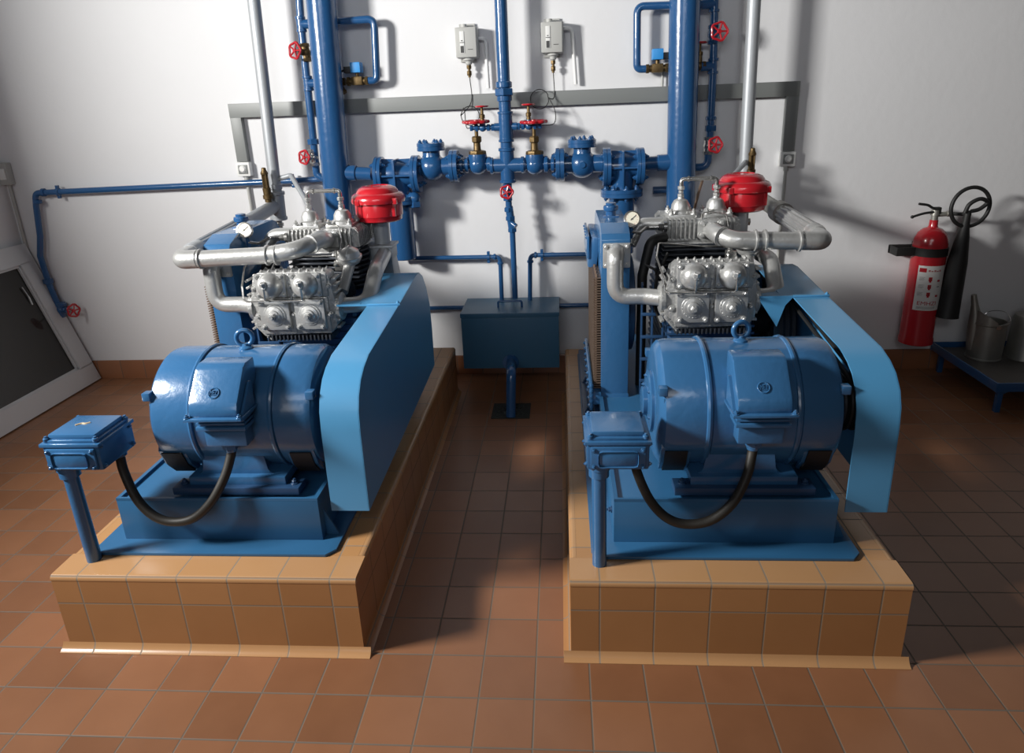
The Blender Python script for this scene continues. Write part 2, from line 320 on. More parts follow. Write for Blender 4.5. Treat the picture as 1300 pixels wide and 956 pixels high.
# ------------------------------------------------------------------ compressors
def compressor(side):
    R = side == 'right'
    O = V((0.1, 0, 0.261)) if R else V((-1.408, 0, 0.261))
    t = thing('air_compressor', 'blue and silver air compressor on the right plinth, its top pipe bending to the right' if R
              else 'blue and silver air compressor on the left plinth, its top pipe bending to the left', 'compressor', O,
              'belt driven air compressors')
    # --- base
    b = MB(); b.prism([(0.063, 0.125), (0.09, 0.097), (0.79, 0.097), (0.815, 0.125), (0.815, 1.80), (0.063, 1.80)], 'z', 0.0005, 0.010, 0.002)
    b.build('base_plate', TBLUE, t)
    fr = MB(); fr.box((0.130, 0.168, 0.010), (0.760, 1.70, 0.146), 0.002)
    fr.box((0.130, 0.168, 0.146), (0.760, 0.176, 0.155)); fr.box((0.130, 0.176, 0.146), (0.142, 1.69, 0.155)); fr.box((0.748, 0.176, 0.146), (0.760, 1.69, 0.155))
    fr.prism([(0.76, 0.010), (0.80, 0.010), (0.76, 0.10)], 'y', 0.20, 0.208)
    fr.build('base_frame', TBLUE, t)
    rl = MB(); rl.box((0.068, 0.62, 0.010), (0.110, 1.78, 0.040), 0.003); rl.box((0.112, 0.60, 0.010), (0.129, 1.78, 0.075), 0.003)
    rl.build('side_rail', DBLUE, t)
    bb = MB()
    for y in (0.75, 1.02, 1.34): bb.bolt((0.088, y, 0.040), (0, 0, 1), 0.010, 0.012)
    bb.bolt((0.130, 0.24, 0.075), (-1, 0, 0), 0.007, 0.01)
    bb.build('anchor_bolts', DBLUE, t)
    # --- electric motor (axis along x)
    my, mz, r = 0.386, 0.368, 0.190
    m = MB()
    m.lathe([(0.05, 0.255), (0.150, 0.258), (0.172, 0.264), (0.186, 0.276), (r, 0.292), (r, 0.388), (r+0.005, 0.390), (r+0.007, 0.396), (r+0.005, 0.402), (r-0.004, 0.4035), (r-0.004, 0.406), (r, 0.407),
             (r, 0.632), (r+0.004, 0.634), (r+0.006, 0.640), (r+0.004, 0.646), (r-0.004, 0.6475), (r-0.004, 0.650), (r, 0.651), (r, 0.742), (0.183, 0.758), (0.168, 0.766), (0.05, 0.770)], (0, my, mz), (1, 0, 0), 72)
    mo = m.build('motor', MBLUE, t)
    p = MB()
    p.prism([(0.375, 0.206), (0.395, 0.222), (0.405, 0.30), (0.415, 0.35), (0.575, 0.35), (0.585, 0.30), (0.592, 0.222), (0.615, 0.206)], 'y', 0.225, 0.55, 0.004)
    p.box((0.352, 0.205, 0.178), (0.655, 0.570, 0.207), 0.004); p.build('motor_foot', MBLUE, mo)
    for ya, yb in ((0.185, 0.245), (0.53, 0.60)):
        p = MB(); p.box((0.305, ya, 0.156), (0.700, yb, 0.180), 0.003)
        for x in (0.330, 0.678): p.bolt((x, (ya+yb)/2, 0.180), (0, 0, 1), 0.008, 0.010)
        p.build('slide_rail', DBLUE, mo)
    c = MB(); c.lathe([(0.095, 0), (0.095, 0.010), (0.085, 0.014), (0.045, 0.016), (0.045, 0.028), (0.04, 0.03)], (0.258, my, mz), (-1, 0, 0), 40)
    for k in range(6):
        a = k*PI/3+.3; c.bolt((0.247, my+0.078*math.cos(a), mz+0.078*math.sin(a)), (-1, 0, 0), 0.006, 0.007)
    c.build('bearing_cap', MBLUE, mo)
    # vent hoods low on both shields, small lugs half-way up
    for xa, xb in ((0.268, 0.352), (0.668, 0.752)):
        for sgn in (-1, 1):
            v = MB(); y0 = my+sgn*0.140; y1 = my+sgn*0.158
            v.prism([(my+sgn*0.10, 0.20), (my+sgn*0.155, 0.306), (my+sgn*0.165, 0.306), (my+sgn*0.172, 0.290), (my+sgn*0.150, 0.235), (my+sgn*0.115, 0.196)], 'x', xa, xb, 0.002)
            v.build('vent_hood', MBLUE, mo)
            v = MB(); v.prism([(my+sgn*0.118, 0.199), (my+sgn*0.1515, 0.238), (my+sgn*0.1735, 0.286), (my+sgn*0.1765, 0.284), (my+sgn*0.1545, 0.232), (my+sgn*0.121, 0.194)], 'x', xa+0.010, xb-0.010)
            v.build('vent_shade_piece', DARK, mo)  # solid black piece standing in for the shade inside the hood
    for x, s_ in ((0.268, -1), (0.762, 1)):
        for sg in (-1, 1): MB().box((x-0.012, my+sg*0.160-0.014, 0.455), (x+0.012, my+sg*0.160+0.014, 0.480), 0.003).build('casting_lug', MBLUE, mo)
    for z, y in ((0.32, 0.225), (0.42, 0.205)): MB().box((0.270, y+0.012, z), (0.288, y+0.028, z+0.026), 0.003).build('casting_lug', MBLUE, mo)
    MB().bolt((0.515, 0.300, 0.541), (0, -0.45, 0.9), 0.006, 0.010).build('grease_nipple', STEEL, mo)
    e = MB(); e.lathe([(0.022, 0), (0.021, 0.006), (0.012, 0.012), (0.010, 0.018)], (0.513, my, 0.556), (0, 0, 1), 24)
    e.ring((0.513, my, 0.592), (0.25, -1, 0), 0.024, 0.0072, 32, 14); e.build('eye_bolt', MBLUE, mo)
    # terminal box
    tb = MB(); tb.box((0.462, 0.150, 0.338), (0.585, 0.245, 0.400), 0.006)
    tb.box((0.450, 0.132, 0.396), (0.597, 0.250, 0.408), 0.003); tb.box((0.452, 0.136, 0.412), (0.595, 0.250, 0.420), 0.003); tb.box((0.452, 0.134, 0.424), (0.595, 0.250, 0.436), 0.003)
    tb.box((0.470, 0.145, 0.40), (0.577, 0.25, 0.43)); tb.build('terminal_box', MBLUE, mo)
    tc = MB(); tc.prism([(0.118, 0.442), (0.116, 0.462), (0.124, 0.484), (0.196, 0.566), (0.215, 0.574), (0.27, 0.574), (0.27, 0.442)], 'x', 0.447, 0.590, 0.009)
    tc.box((0.434, 0.104, 0.437), (0.604, 0.24, 0.446), 0.003)
    for x in (0.443, 0.595):
        tc.prism([(0.128, 0.447), (0.20, 0.52), (0.21, 0.52), (0.21, 0.447)], 'x', x-0.004, x+0.004); tc.bolt((x, 0.113, 0.446), (0, 0, 1), 0.006, 0.007)
    tc.build('terminal_cover', MBLUE, mo)
    n = V((0, -0.755, 0.655)); c0 = V((0.518, 0.1440, 0.5089))
    bd = MB(); bd.ring(c0, n, 0.0150, 0.0020, 36, 8); bd.build('emblem_ring', MBLUE, mo)
    text_mesh('MEZ', 0.021, 'emblem_letters', MBLUE, mo, frame(c0, n), 0.0022, 0.55)
    g = MB(); g.lathe([(0.026, 0), (0.026, 0.008), (0.022, 0.010)], (0.515, 0.185, 0.339), (0, 0, -1), 24)
    g.hexa((0.515, 0.185, 0.330), (0, 0, -1), 0.023, 0.016); g.lathe([(0.019, 0), (0.017, 0.008)], (0.515, 0.185, 0.315), (0, 0, -1), 20); g.build('cable_gland', MBLUE, mo)
    s_ = MB(); s_.cyl((0.765, my, mz), (0.875, my, mz), 0.022); s_.build('shaft', STEEL, mo)
    # --- belt drive
    pl = MB(); pl.lathe([(0.03, 0.800), (0.085, 0.800), (0.088, 0.806), (0.078, 0.818), (0.088, 0.830), (0.078, 0.842), (0.088, 0.854), (0.078, 0.866), (0.088, 0.876), (0.03, 0.876)], (0, my, mz), (1, 0, 0), 36)
    pl.build('motor_pulley', IRON, t)
    fy, fz, fr_ = 1.20, 0.36, 0.215
    f = MB(); f.lathe([(fr_-0.03, 0.796), (fr_, 0.796), (fr_, 0.800), (fr_-0.008, 0.818), (fr_, 0.830), (fr_-0.008, 0.842), (fr_, 0.854), (fr_-0.008, 0.866), (fr_, 0.878), (fr_-0.03, 0.878), (fr_-0.03, 0.796)], (0, fy, fz), (1, 0, 0), 56, False)
    f.lathe([(0.05, 0.72), (0.05, 0.885)], (0, fy, fz), (1, 0, 0), 28)
    for k in range(6):
        a = k*PI/3; d = V((0, math.cos(a), math.sin(a)))
        f.cyl(V((0.838, fy, fz))+d*0.045, V((0.838, fy, fz))+d*(fr_-0.02), 0.018, 0.013, 12)
    f.build('flywheel', IRON, t)
    bt = MB()
    for x in (0.822, 0.848, 0.871):
        pts = [V((x, my+0.088*math.cos(a), mz+0.088*math.sin(a))) for a in [PI/2+0.15+(PI-0.3)*k/14 for k in range(15)]]
        pts += [V((x, fy+(fr_+.002)*math.cos(a), fz+(fr_+.002)*math.sin(a))) for a in [-PI/2+0.15+(PI-0.3)*k/26+0.0 for k in range(27)]]
        bt.sweep(pts, 0.0075, 8, True)
    bt.build('drive_belts', DARK, t)
    # --- belt guard: front/top strip plus outer side plate
    path = [(0.192, 0.098), (0.194, 0.25), (0.196, 0.36), (0.203, 0.42), (0.222, 0.463), (0.258, 0.500), (0.300, 0.522), (0.362, 0.540), (0.56, 0.556), (0.795, 0.575), (0.97, 0.592), (1.12, 0.606), (1.18, 0.603), (1.24, 0.575), (1.30, 0.51), (1.345, 0.42), (1.355, 0.30), (1.345, 0.13)]
    inner = [(0.196, 0.098), (0.198, 0.25), (0.200, 0.36), (0.207, 0.418), (0.226, 0.460), (0.261, 0.496), (0.302, 0.518), (0.363, 0.536), (0.56, 0.552), (0.795, 0.571), (0.97, 0.588), (1.12, 0.602), (1.178, 0.599), (1.237, 0.572), (1.296, 0.508), (1.341, 0.419), (1.351, 0.30), (1.341, 0.13)]
    g = MB()
    g.prism(path[:10]+inner[:10][::-1], 'x', 0.790, 0.906)
    g.prism(path[9:]+inner[9:][::-1], 'x', 0.752, 0.906)
    go = g.build('belt_guard', LBLUE, t)
    g = MB(); g.prism(path, 'x', 0.904, 0.907); g.build('guard_side_plate', LBLUE, go)
    g = MB(); g.box((0.676, 0.788, 0.573), (0.912, 0.794, 0.580)); g.box((0.79, 0.786, 0.575), (0.912, 0.800, 0.582), 0.002)
    if R: g.prism([(0.676, 0.575), (0.790, 0.575), (0.765, 0.545), (0.742, 0.468), (0.680, 0.56)], 'y', 0.789, 0.793)
    g.box((0.676, 0.79, 0.574), (0.76, 0.90, 0.578))
    g.build('guard_bracket', LBLUE, go)
    g = MB(); g.bolt((0.903, 0.793, 0.582), (0, 0, 1), 0.005, 0.005); g.build('guard_screw', LBLUE, go)
    # --- crankcase and cylinders
    k = MB(); k.box((0.385, 0.93, 0.146), (0.700, 1.46, 0.545), 0.03, 3); k.lathe([(0.14, 0), (0.14, 0.03), (0.10, 0.05)], (0.70, 1.20, 0.36), (1, 0, 0), 36)
    for z in [0.20+0.028*i for i in range(12)]: k.box((0.378, 0.925, z), (0.705, 1.44, z+0.008))
    k.build('crankcase', DBLUE, t)
    k = MB()
    for x in (0.447, 0.585):
        k.cyl((x, 0.865, 0.585), (x, 1.10, 0.545), 0.060, seg=28)
        for i in range(10): k.lathe([(0.078, 0), (0.080, 0.003), (0.078, 0.006)], (x, 0.885+0.021*i, 0.583-0.0033*i), (0, 1, -0.12), 28)
    for x in (0.465, 0.600):
        k.cyl((x, 1.21, 0.52), (x, 1.21, 0.74), 0.070, seg=28)
        for i in range(8): k.lathe([(0.094, 0), (0.096, 0.004), (0.094, 0.008)], (x, 1.21, 0.560+0.020*i), (0, 0, 1), 32)
    for i in range(6): k.box((0.385, 1.115, 0.600+0.020*i), (0.672, 1.30, 0.606+0.020*i), 0.002)
    k.build('finned_cylinders', IRON, t)
    # --- front cylinder head with four valve covers
    h = MB()
    h.prism([(0.352, 0.52), (0.352, 0.60), (0.372, 0.685), (0.392, 0.702), (0.640, 0.702), (0.655, 0.690), (0.668, 0.60), (0.668, 0.50), (0.645, 0.470), (0.385, 0.462), (0.352, 0.50)], 'y', 0.800, 0.872, 0.005)
    h.box((0.388, 0.792, 0.472), (0.645, 0.802, 0.610), 0.003); h.box((0.378, 0.790, 0.612), (0.650, 0.802, 0.700), 0.004)
    h.box((0.508, 0.788, 0.475), (0.516, 0.80, 0.70), 0.002)
    for i in range(17):
        x = 0.395+i*0.0155
        pass
    for i in range(8):
        z = 0.486+i*0.026; h.box((0.338, 0.806, z), (0.354, 0.866, z+0.009), 0.002, rot=(0, -0.5, 0)); h.box((0.662, 0.806, z), (0.677, 0.866, z+0.009), 0.002)
    for i in range(6):
        h.box((0.352+i*0.008, 0.800-0.002, 0.500-i*0.010), (0.372+i*0.008, 0.822, 0.507-i*0.010), 0.001, rot=(0, 0.6, 0))
    h.lathe([(0.052, 0), (0.052, 0.014), (0.042, 0.02)], (0.354, 0.842, 0.567), (-1, 0, 0), 24); h.lathe([(0.052, 0), (0.052, 0.014), (0.042, 0.02)], (0.667, 0.845, 0.560), (1, 0, 0), 24)
    for x, z in ((0.375, 0.645), (0.375, 0.54), (0.512, 0.548), (0.512, 0.652), (0.654, 0.65), (0.648, 0.545)): h.bolt((x, 0.795, z), (0, -1, 0), 0.0085, 0.010)
    for i in range(9): h.bolt((0.402+i*0.029, 0.815, 0.701), (0, 0, 1), 0.0055, 0.006); h.bolt((0.402+i*0.029, 0.858, 0.701), (0, 0, 1), 0.0055, 0.006)
    ho = h.build('front_cylinder_head', SILVC, t)
    h = MB(); h.box((0.392, 0.812, 0.440), (0.640, 0.90, 0.464), 0.004)
    for i in range(17): h.box((0.396+i*0.0147, 0.796, 0.442), (0.402+i*0.0147, 0.82, 0.462), 0.001)
    h.build('head_lower_fins', IRON, ho)
    for x in (0.446, 0.578):
        q = MB(); q.box((x-0.056, 0.774, 0.492), (x+0.056, 0.794, 0.606), 0.004)
        q.lathe([(0.042, 0), (0.040, 0.004), (0.034, 0.005), (0.032, 0.008), (0.022, 0.011), (0.019, 0.016), (0.012, 0.018)], (x, 0.775, 0.549), (0, -1, 0), 32)
        q.hexa((x, 0.757, 0.549), (0, -1, 0), 0.013, 0.013); q.cyl((x, 0.745, 0.549), (x, 0.735, 0.549), 0.007, seg=10)
        for i in range(20):
            a = 2*PI*i/20; q.ball((x+0.037*math.cos(a), 0.772, 0.549+0.037*math.sin(a)), 0.0025, seg=6, ring=4)
        for dx in (-1, 1):
            for dz in (-1, 1): q.bolt((x+dx*0.045, 0.774, 0.549+dz*0.046), (0, -1, 0), 0.007, 0.009)
        q.build('valve_cover', SILVER, ho)
        q = MB(); xx = x-0.002
        q.box((xx-0.056, 0.778, 0.616), (xx+0.056, 0.794, 0.700), 0.004)
        q.lathe([(0.047, 0), (0.046, 0.010), (0.042, 0.026), (0.033, 0.040), (0.020, 0.047), (0.010, 0.048)], (xx, 0.779, 0.660), (0, -1, 0.06), 36)
        q.hexa((xx, 0.733, 0.664), (0, -0.9, 0.45), 0.011, 0.012); q.hexa((xx, 0.722, 0.671), (0, -0.3, 0.95), 0.012, 0.016)
        for dx in (-1, 1):
            for dz in (-1, 1): q.bolt((xx+dx*0.046, 0.778, 0.659+dz*0.034), (0, -1, 0), 0.007, 0.009)
        q.build('domed_valve_cover', SILVER, ho)
    q = MB()
    zt = 0.607
    q.pipe([(0.340, 0.775, 0.66), (0.345, 0.762, zt+0.008), (0.36, 0.755, zt), (0.576, 0.752, zt), (0.578, 0.722, zt+0.014), (0.578, 0.722, 0.668)], 0.0036, 0.010, 10)
    q.pipe([(0.446, 0.755, zt), (0.442, 0.722, zt+0.014), (0.444, 0.722, 0.668)], 0.0036, 0.008, 10)
    q.pipe([(0.340, 0.775, 0.66), (0.325, 0.85, 0.715), (0.345, 0.95, 0.745), (0.52, 1.03, 0.712), (0.62, 1.04, 0.712)], 0.0034, 0.02, 8)
    q.hexa((0.600, 1.04, 0.712), (1, 0, 0), 0.009, 0.02)
    q.build('unloader_tube', STEEL, ho)
    # --- upright cylinder head
    h = MB(); h.box((0.398, 1.130, 0.725), (0.660, 1.370, 0.796), 0.006)
    h.box((0.390, 1.118, 0.694), (0.668, 1.382, 0.713), 0.006, 2); h.box((0.396, 1.124, 0.713), (0.662, 1.376, 0.726), 0.004)
    h.box((0.398, 1.130, 0.794), (0.660, 1.372, 0.802), 0.003)
    for i in range(16):
        x = 0.398+i*0.0168
        if 0.51 < x+0.003 < 0.615: continue
        h.prism([(1.112, 0.726), (1.110, 0.786), (1.122, 0.803), (1.150, 0.803), (1.150, 0.726)], 'y' if False else 'x', x, x+0.006)
        h.box((x, 1.37, 0.726), (x+0.006, 1.386, 0.796))
    for i in range(13):
        y = 1.135+i*0.0185
        h.prism([(0.380, 0.726), (0.382, 0.786), (0.396, 0.803), (0.412, 0.803), (0.412, 0.726)], 'y', y, y+0.006)
        h.prism([(0.684, 0.726), (0.682, 0.786), (0.668, 0.803), (0.650, 0.803), (0.650, 0.726)], 'y', y, y+0.006)
    hd = h.build('upper_cylinder_head', SILVC, t)
    for x in (0.463, 0.600):
        q = MB(); q.box((x-0.054, 1.150, 0.799), (x+0.054, 1.275, 0.814), 0.004)
        q.lathe([(0.046, 0), (0.045, 0.010), (0.037, 0.016), (0.035, 0.034), (0.026, 0.050), (0.014, 0.056), (0.012, 0.062)], (x, 1.215, 0.813), (0, 0, 1), 32)
        q.hexa((x, 1.215, 0.874), (0, 0, 1), 0.013, 0.014); q.hexa((x, 1.215, 0.890), (0, 0, 1), 0.010, 0.010); q.hexa((x, 1.215, 0.904), (0, 0, 1), 0.014, 0.014)
        for dx in (-1, 1):
            for dy in (-1, 1): q.bolt((x+dx*0.043, 1.212+dy*0.050, 0.814), (0, 0, 1), 0.009, 0.014)
        q.build('valve_dome', SILVER, hd)
    q = MB(); q.pipe([(0.463, 1.215, 0.90), (0.463, 1.215, 0.944), (0.600, 1.215, 0.944), (0.600, 1.215, 0.90)], 0.0082, 0.014, 14)
    for x in (0.488, 0.575): q.cyl((x, 1.215, 0.944), (x+0.005, 1.215, 0.944), 0.012, seg=14)
    q.build('bridge_tube', STEEL, hd)
    if R: MB().pipe([(0.545, 1.217, 0.940), (0.538, 1.255, 0.88), (0.532, 1.290, 0.815)], 0.0055, 0.02, 10).build('copper_tube', COPPER, hd)
    q = MB(); q.pipe([(0.530, 1.125, 0.800), (0.530, 1.118, 0.824), (0.560, 1.11, 0.830), (0.618, 1.098, 0.818), (0.625, 1.085, 0.77), (0.622, 1.040, 0.70)], 0.0036, 0.014, 8)
    q.box((0.608, 1.015, 0.655), (0.645, 1.05, 0.695), 0.004); q.bolt((0.615, 1.015, 0.68), (0, -1, 0), 0.006, 0.006); q.cyl((0.622, 1.03, 0.69), (0.622, 1.03, 0.735), 0.010, seg=12)
    q.build('small_oil_line', STEEL, hd)
    q = MB(); q.box((0.514, 1.092, 0.732), (0.612, 1.130, 0.800), 0.008)
    for x in (0.528, 0.600): q.bolt((x, 1.092, 0.788), (0, -1, 0), 0.011, 0.008)
    q.bolt((0.528, 1.092, 0.744), (0, -1, 0), 0.011, 0.008)
    q.build('port_flange', SILVER, hd)
    # --- air filter
    ax, ay = 0.726, 1.330
    q = MB(); q.lathe([(0.060, 0.796), (0.085, 0.800), (0.094, 0.806), (0.097, 0.822), (0.100, 0.826), (0.100, 0.872), (0.098, 0.880)], (ax, ay, 0), (0, 0, 1), 56)
    for a in (2.6, 5.6, 4.1): q.box((ax+0.100*math.cos(a)-0.008, ay+0.100*math.sin(a)-0.008, 0.825), (ax+0.100*math.cos(a)+0.008, ay+0.100*math.sin(a)+0.008, 0.885), 0.003)
    af = q.build('air_filter', RED, t)
    q = MB(); q.lathe([(0.104, 0.878), (0.112, 0.880), (0.114, 0.890), (0.112, 0.904), (0.104, 0.914), (0.090, 0.920), (0.086, 0.928), (0.078, 0.938), (0.060, 0.946), (0.048, 0.948), (0.044, 0.944), (0.030, 0.945), (0.012, 0.947), (0.0, 0.947)], (ax, ay, 0), (0, 0, 1), 56)
    for a in (2.6, 5.6, 4.1): q.box((ax+0.112*math.cos(a)-0.010, ay+0.112*math.sin(a)-0.010, 0.876), (ax+0.112*math.cos(a)+0.010, ay+0.112*math.sin(a)+0.010, 0.902), 0.004)
    for a in (1.2, 3.8): q.bolt((ax+0.022*math.cos(a), ay+0.022*math.sin(a), 0.944), (0, 0, 1), 0.004, 0.004)
    q.build('filter_lid', RED, af)
    q = MB(); q.lathe([(0.034, 0.70), (0.034, 0.80)], (ax, ay, 0), (0, 0, 1), 28); q.box((0.672, 1.265, 0.640), (0.778, 1.372, 0.702), 0.008)
    q.box((0.664, 1.257, 0.692), (0.786, 1.38, 0.704), 0.004); q.prism([(1.275, 0.645), (1.365, 0.645), (1.44, 0.48), (1.30, 0.48)], 'x', 0.690, 0.775, 0.006)
    q.build('filter_neck', SPIPE, af)
    # --- tubes
    q = MB(); q.pipe([(0.665, 0.850, 0.560), (0.765, 0.885, 0.555), (0.772, 1.02, 0.655), (0.745, 1.27, 0.668)], 0.030, 0.085, 22); q.build('suction_tube', SILVER, t)
    q = MB(); q.lathe([(0.02, -0.02), (0.034, -0.016), (0.044, 0.0), (0.044, 0.006), (0.047, 0.007), (0.047, 0.012), (0.042, 0.013), (0.036, 0.034), (0.018, 0.046), (0.006, 0.048)], (0.680, 1.00, 0.705), (0, -0.2, 1), 32)
    q.cyl((0.678, 1.00, 0.69), (0.668, 0.90, 0.60), 0.021, seg=18)
    q.ring((0.680, 0.998, 0.717), (1, 0, 0), 0.040, 0.003); q.build('breather_cap', SILVER, t)
    q = MB(); q.pipe([(0.345, 0.842, 0.567), (0.290, 0.868, 0.567), (0.182, 0.872, 0.567), (0.182, 0.876, 0.715), (0.190, 0.925, 0.728)], 0.030, 0.060, 22)
    q.lathe([(0.038, 0), (0.038, 0.012)], (0.345, 0.842, 0.567), (1, 0, 0), 24)
    q.box((0.140, 0.909, 0.664), (0.240, 0.924, 0.756), 0.006)
    for x in (0.152, 0.228):
        for z in (0.676, 0.744): q.bolt((x, 0.909, z), (0, -1, 0), 0.007, 0.008)
    q.build('cooler_inlet_tube', SILVER, t)
    q = MB(); q.pipe([(0.395, 1.20, 0.775), (0.300, 1.20, 0.775), (0.262, 1.17, 0.70)], 0.026, 0.05, 20); q.build('cooler_outlet_tube', SILVER, t)
    q = MB(); q.lathe([(0.020, 0), (0.020, 0.012), (0.014, 0.014)], (0.398, 1.12, 0.775), (-1, 0, 0), 20); q.hexa((0.385, 1.12, 0.775), (-1, 0, 0), 0.015, 0.02)
    q.pipe([(0.37, 1.12, 0.775), (0.320, 1.12, 0.775), (0.29, 1.08, 0.76), (0.256, 1.06, 0.77)], 0.006, 0.02, 10); q.build('gauge_line', STEEL, t)
    q = MB()
    q.pipe([(0.300, 1.05, 0.10), (0.300, 1.05, 0.60), (0.330, 1.06, 0.735), (0.390, 1.09, 0.74)], 0.019, 0.04, 14)
    q.pipe([(0.385, 0.99, 0.70), (0.345, 0.96, 0.62), (0.33, 0.93, 0.53), (0.36, 0.92, 0.43)], 0.006, 0.03, 8)
    q.pipe([(0.30, 0.98, 0.66), (0.34, 0.97, 0.64), (0.35, 0.98, 0.60), (0.39, 1.0, 0.59)], 0.005, 0.02, 8)
    q.build('black_hose', DARK, t)
    # --- cooler (radiator) with its cap, fins, fan
    q = MB(); q.prism([(0.925, 0.150), (0.925, 0.765), (0.94, 0.785), (1.02, 0.813), (1.36, 0.813), (1.40, 0.80), (1.47, 0.72), (1.47, 0.150)], 'x', 0.135, 0.240, 0.004)
    q.prism([(0.921, 0.0105), (0.921, 0.16), (0.94, 0.16), (0.94, 0.01)], 'x', 0.131, 0.242, 0.002)
    co_ = q.build('cooler', MBLUE, t)
    q = MB()
    for i in range(46): q.box((0.108, 0.937, 0.178+i*0.0098), (0.136, 1.455, 0.1815+i*0.0098))
    for i in range(10): q.cyl((0.120, 0.955+0.053*i, 0.165), (0.120, 0.955+0.053*i, 0.635), 0.006, seg=8)
    q.build('cooling_fins', COPPER, co_)
    q = MB(); q.box((0.098, 1.13, 0.615), (0.137, 1.46, 0.742), 0.012, rot=(0, 0.12, 0)); q.box((0.090, 1.125, 0.655), (0.10, 1.465, 0.745), 0.003)
    for i in range(5): q.bolt((0.094, 1.15+0.07*i, 0.735), (-1, 0, 0.1), 0.006, 0.006)
    q.build('header_tank', MBLUE, co_); q = MB()
    q.box((0.100, 0.905, 0.120), (0.137, 1.46, 0.172), 0.008); q.box((0.090, 0.898, 0.10), (0.102, 1.465, 0.21), 0.003)
    for i in range(8):
        q.bolt((0.092, 0.91+0.075*i, 0.195), (-1, 0, 0), 0.007, 0.007); q.bolt((0.092, 0.91+0.075*i, 0.118), (-1, 0, 0), 0.007, 0.007)
    for i in range(5): q.bolt((0.096, 0.902, 0.115+0.022*i), (0, -1, 0), 0.006, 0.008)
    q.build('lower_manifold', MBLUE, co_)
    q = MB(); q.lathe([(0.020, 0.80), (0.020, 0.835), (0.028, 0.837), (0.030, 0.846), (0.028, 0.855), (0.020, 0.858), (0.020, 0.866), (0.012, 0.868)], (0.186, 1.178, 0), (0, 0, 1), 20)
    q.box((0.155, 1.15, 0.805), (0.217, 1.206, 0.818), 0.003)
    q.build('filler_cap', BLUE, co_)
    q = MB(); q.lathe([(0.200, 0.240), (0.200, 0.268), (0.192, 0.272), (0.188, 0.268), (0.188, 0.241)], (0, 1.19, 0.46), (1, 0, 0), 56, False); q.build('fan_ring', DBLUE, co_)
    q = MB(); q.lathe([(0.186, 0.2405), (0.186, 0.2425)], (0, 1.19, 0.46), (1, 0, 0), 48); q.build('fan_shade_disc', DARK, co_)  # black disc standing in for the shade within the fan hole
    q = MB(); q.lathe([(0.04, 0.243), (0.04, 0.27), (0.03, 0.275)], (0, 1.19, 0.46), (1, 0, 0), 24)
    for i in range(6):
        a = i*PI/3; q.prism([(-0.02, 0.035), (0.025, 0.035), (0.045, 0.175), (-0.045, 0.175)], 'x', -0.0015, 0.0015)
        q.bm.verts.ensure_lookup_table(); vs = q.bm.verts[-8:]
        Rm = Matrix.Rotation(a, 3, 'X')@Matrix.Rotation(0.35, 3, 'Z')
        for v_ in vs: v_.co = Rm@v_.co+V((0.259, 1.19, 0.46))
    q.build('fan', IRON, co_)
    q = MB()
    for z in (0.20, 0.29, 0.38, 0.47, 0.56): q.box((0.285, 0.940, z), (0.372, 0.948, z+0.012), 0.002)
    for x in (0.285, 0.325, 0.365): q.box((x, 0.944, 0.146), (x+0.008, 0.952, 0.60), 0.002)
    q.build('fan_cage', DBLUE, t)
    # --- pressure gauge
    gc = V((0.256, 1.046, 0.820)); gn = V((0, -0.93, 0.36)).normalized()
    q = MB(); q.lathe([(0.027, -0.020), (0.030, -0.012), (0.030, 0.0), (0.0315, 0.001), (0.0315, 0.006), (0.027, 0.007), (0.0262, 0.003)], gc, gn, 40); ga = q.build('pressure_gauge', STEEL, t)
    MB().lathe([(0.0262, 0.0032), (0.0262, 0.0045)], gc, gn, 36).build('dial', FACE, ga)
    fm = frame(gc+gn*0.0047, gn)
    q = MB(); q.box((-0.0012, -0.007, 0), (0.0012, 0.020, 0.0012)); q.lathe([(0.003, 0), (0.003, 0.0016)], (0, 0, 0), (0, 0, 1), 12)
    for v_ in q.bm.verts: v_.co = fm@(Matrix.Rotation(-0.85, 3, 'Z')@v_.co)
    q.build('needle', INK, ga)
    q = MB()
    for i in range(11):
        a = -0.8+i*4.74/10; q.box((-0.0005, 0.0195, 0), (0.0005, 0.0235, 0.0006)); q.bm.verts.ensure_lookup_table()
        for v_ in q.bm.verts[-8:]: v_.co = fm@(Matrix.Rotation(a+1.57, 3, 'Z')@v_.co)
    q.build('dial_marks', DRED, ga)
    q = MB(); q.cyl(gc+V((0, 0.01, -0.028)), (0.256, 1.07, 0.745), 0.007, seg=12); q.hexa((0.256, 1.068, 0.775), (0, 0, -1), 0.011, 0.02); q.build('gauge_stem', BLUE, ga)
    # --- discharge pipe: leaves the front flange, runs sideways, elbow, then back to the riser
    q = MB()
    def coup(p, d, r_=0.040, n_=1):
        d = V(d).normalized(); p = V(p)
        for i in range(n_): q.lathe([(r_-0.003, -0.004), (r_, -0.003), (r_, 0.003), (r_-0.003, 0.004)], p+d*(0.034*i), d, 28)
    if R:
        q.pipe([(0.563, 1.100, 0.764), (0.565, 0.990, 0.762), (0.62, 0.950, 0.748), (0.915, 0.950, 0.738)], 0.032, 0.055, 24)
        coup((0.575, 0.972, 0.760), (0.5, -0.7, -0.15), 0.037); coup((0.690, 0.950, 0.746), (1, 0, 0), 0.039, 2); coup((0.845, 0.950, 0.740), (1, 0, 0), 0.039)
        q.pipe([(0.86, 0.950, 0.740), (0.934, 0.950, 0.738), (0.934, 1.03, 0.743)], 0.034, 0.05, 24)
        q.build('discharge_pipe', SILVER, t)
        q = MB(); A = V((0.934, 1.02, 0.743)); B = V((0.928, 1.43, 0.765))
        rr = []; pts = []
        for i in range(9): pts.append(A.lerp(B, i/8)); rr.append(0.036)
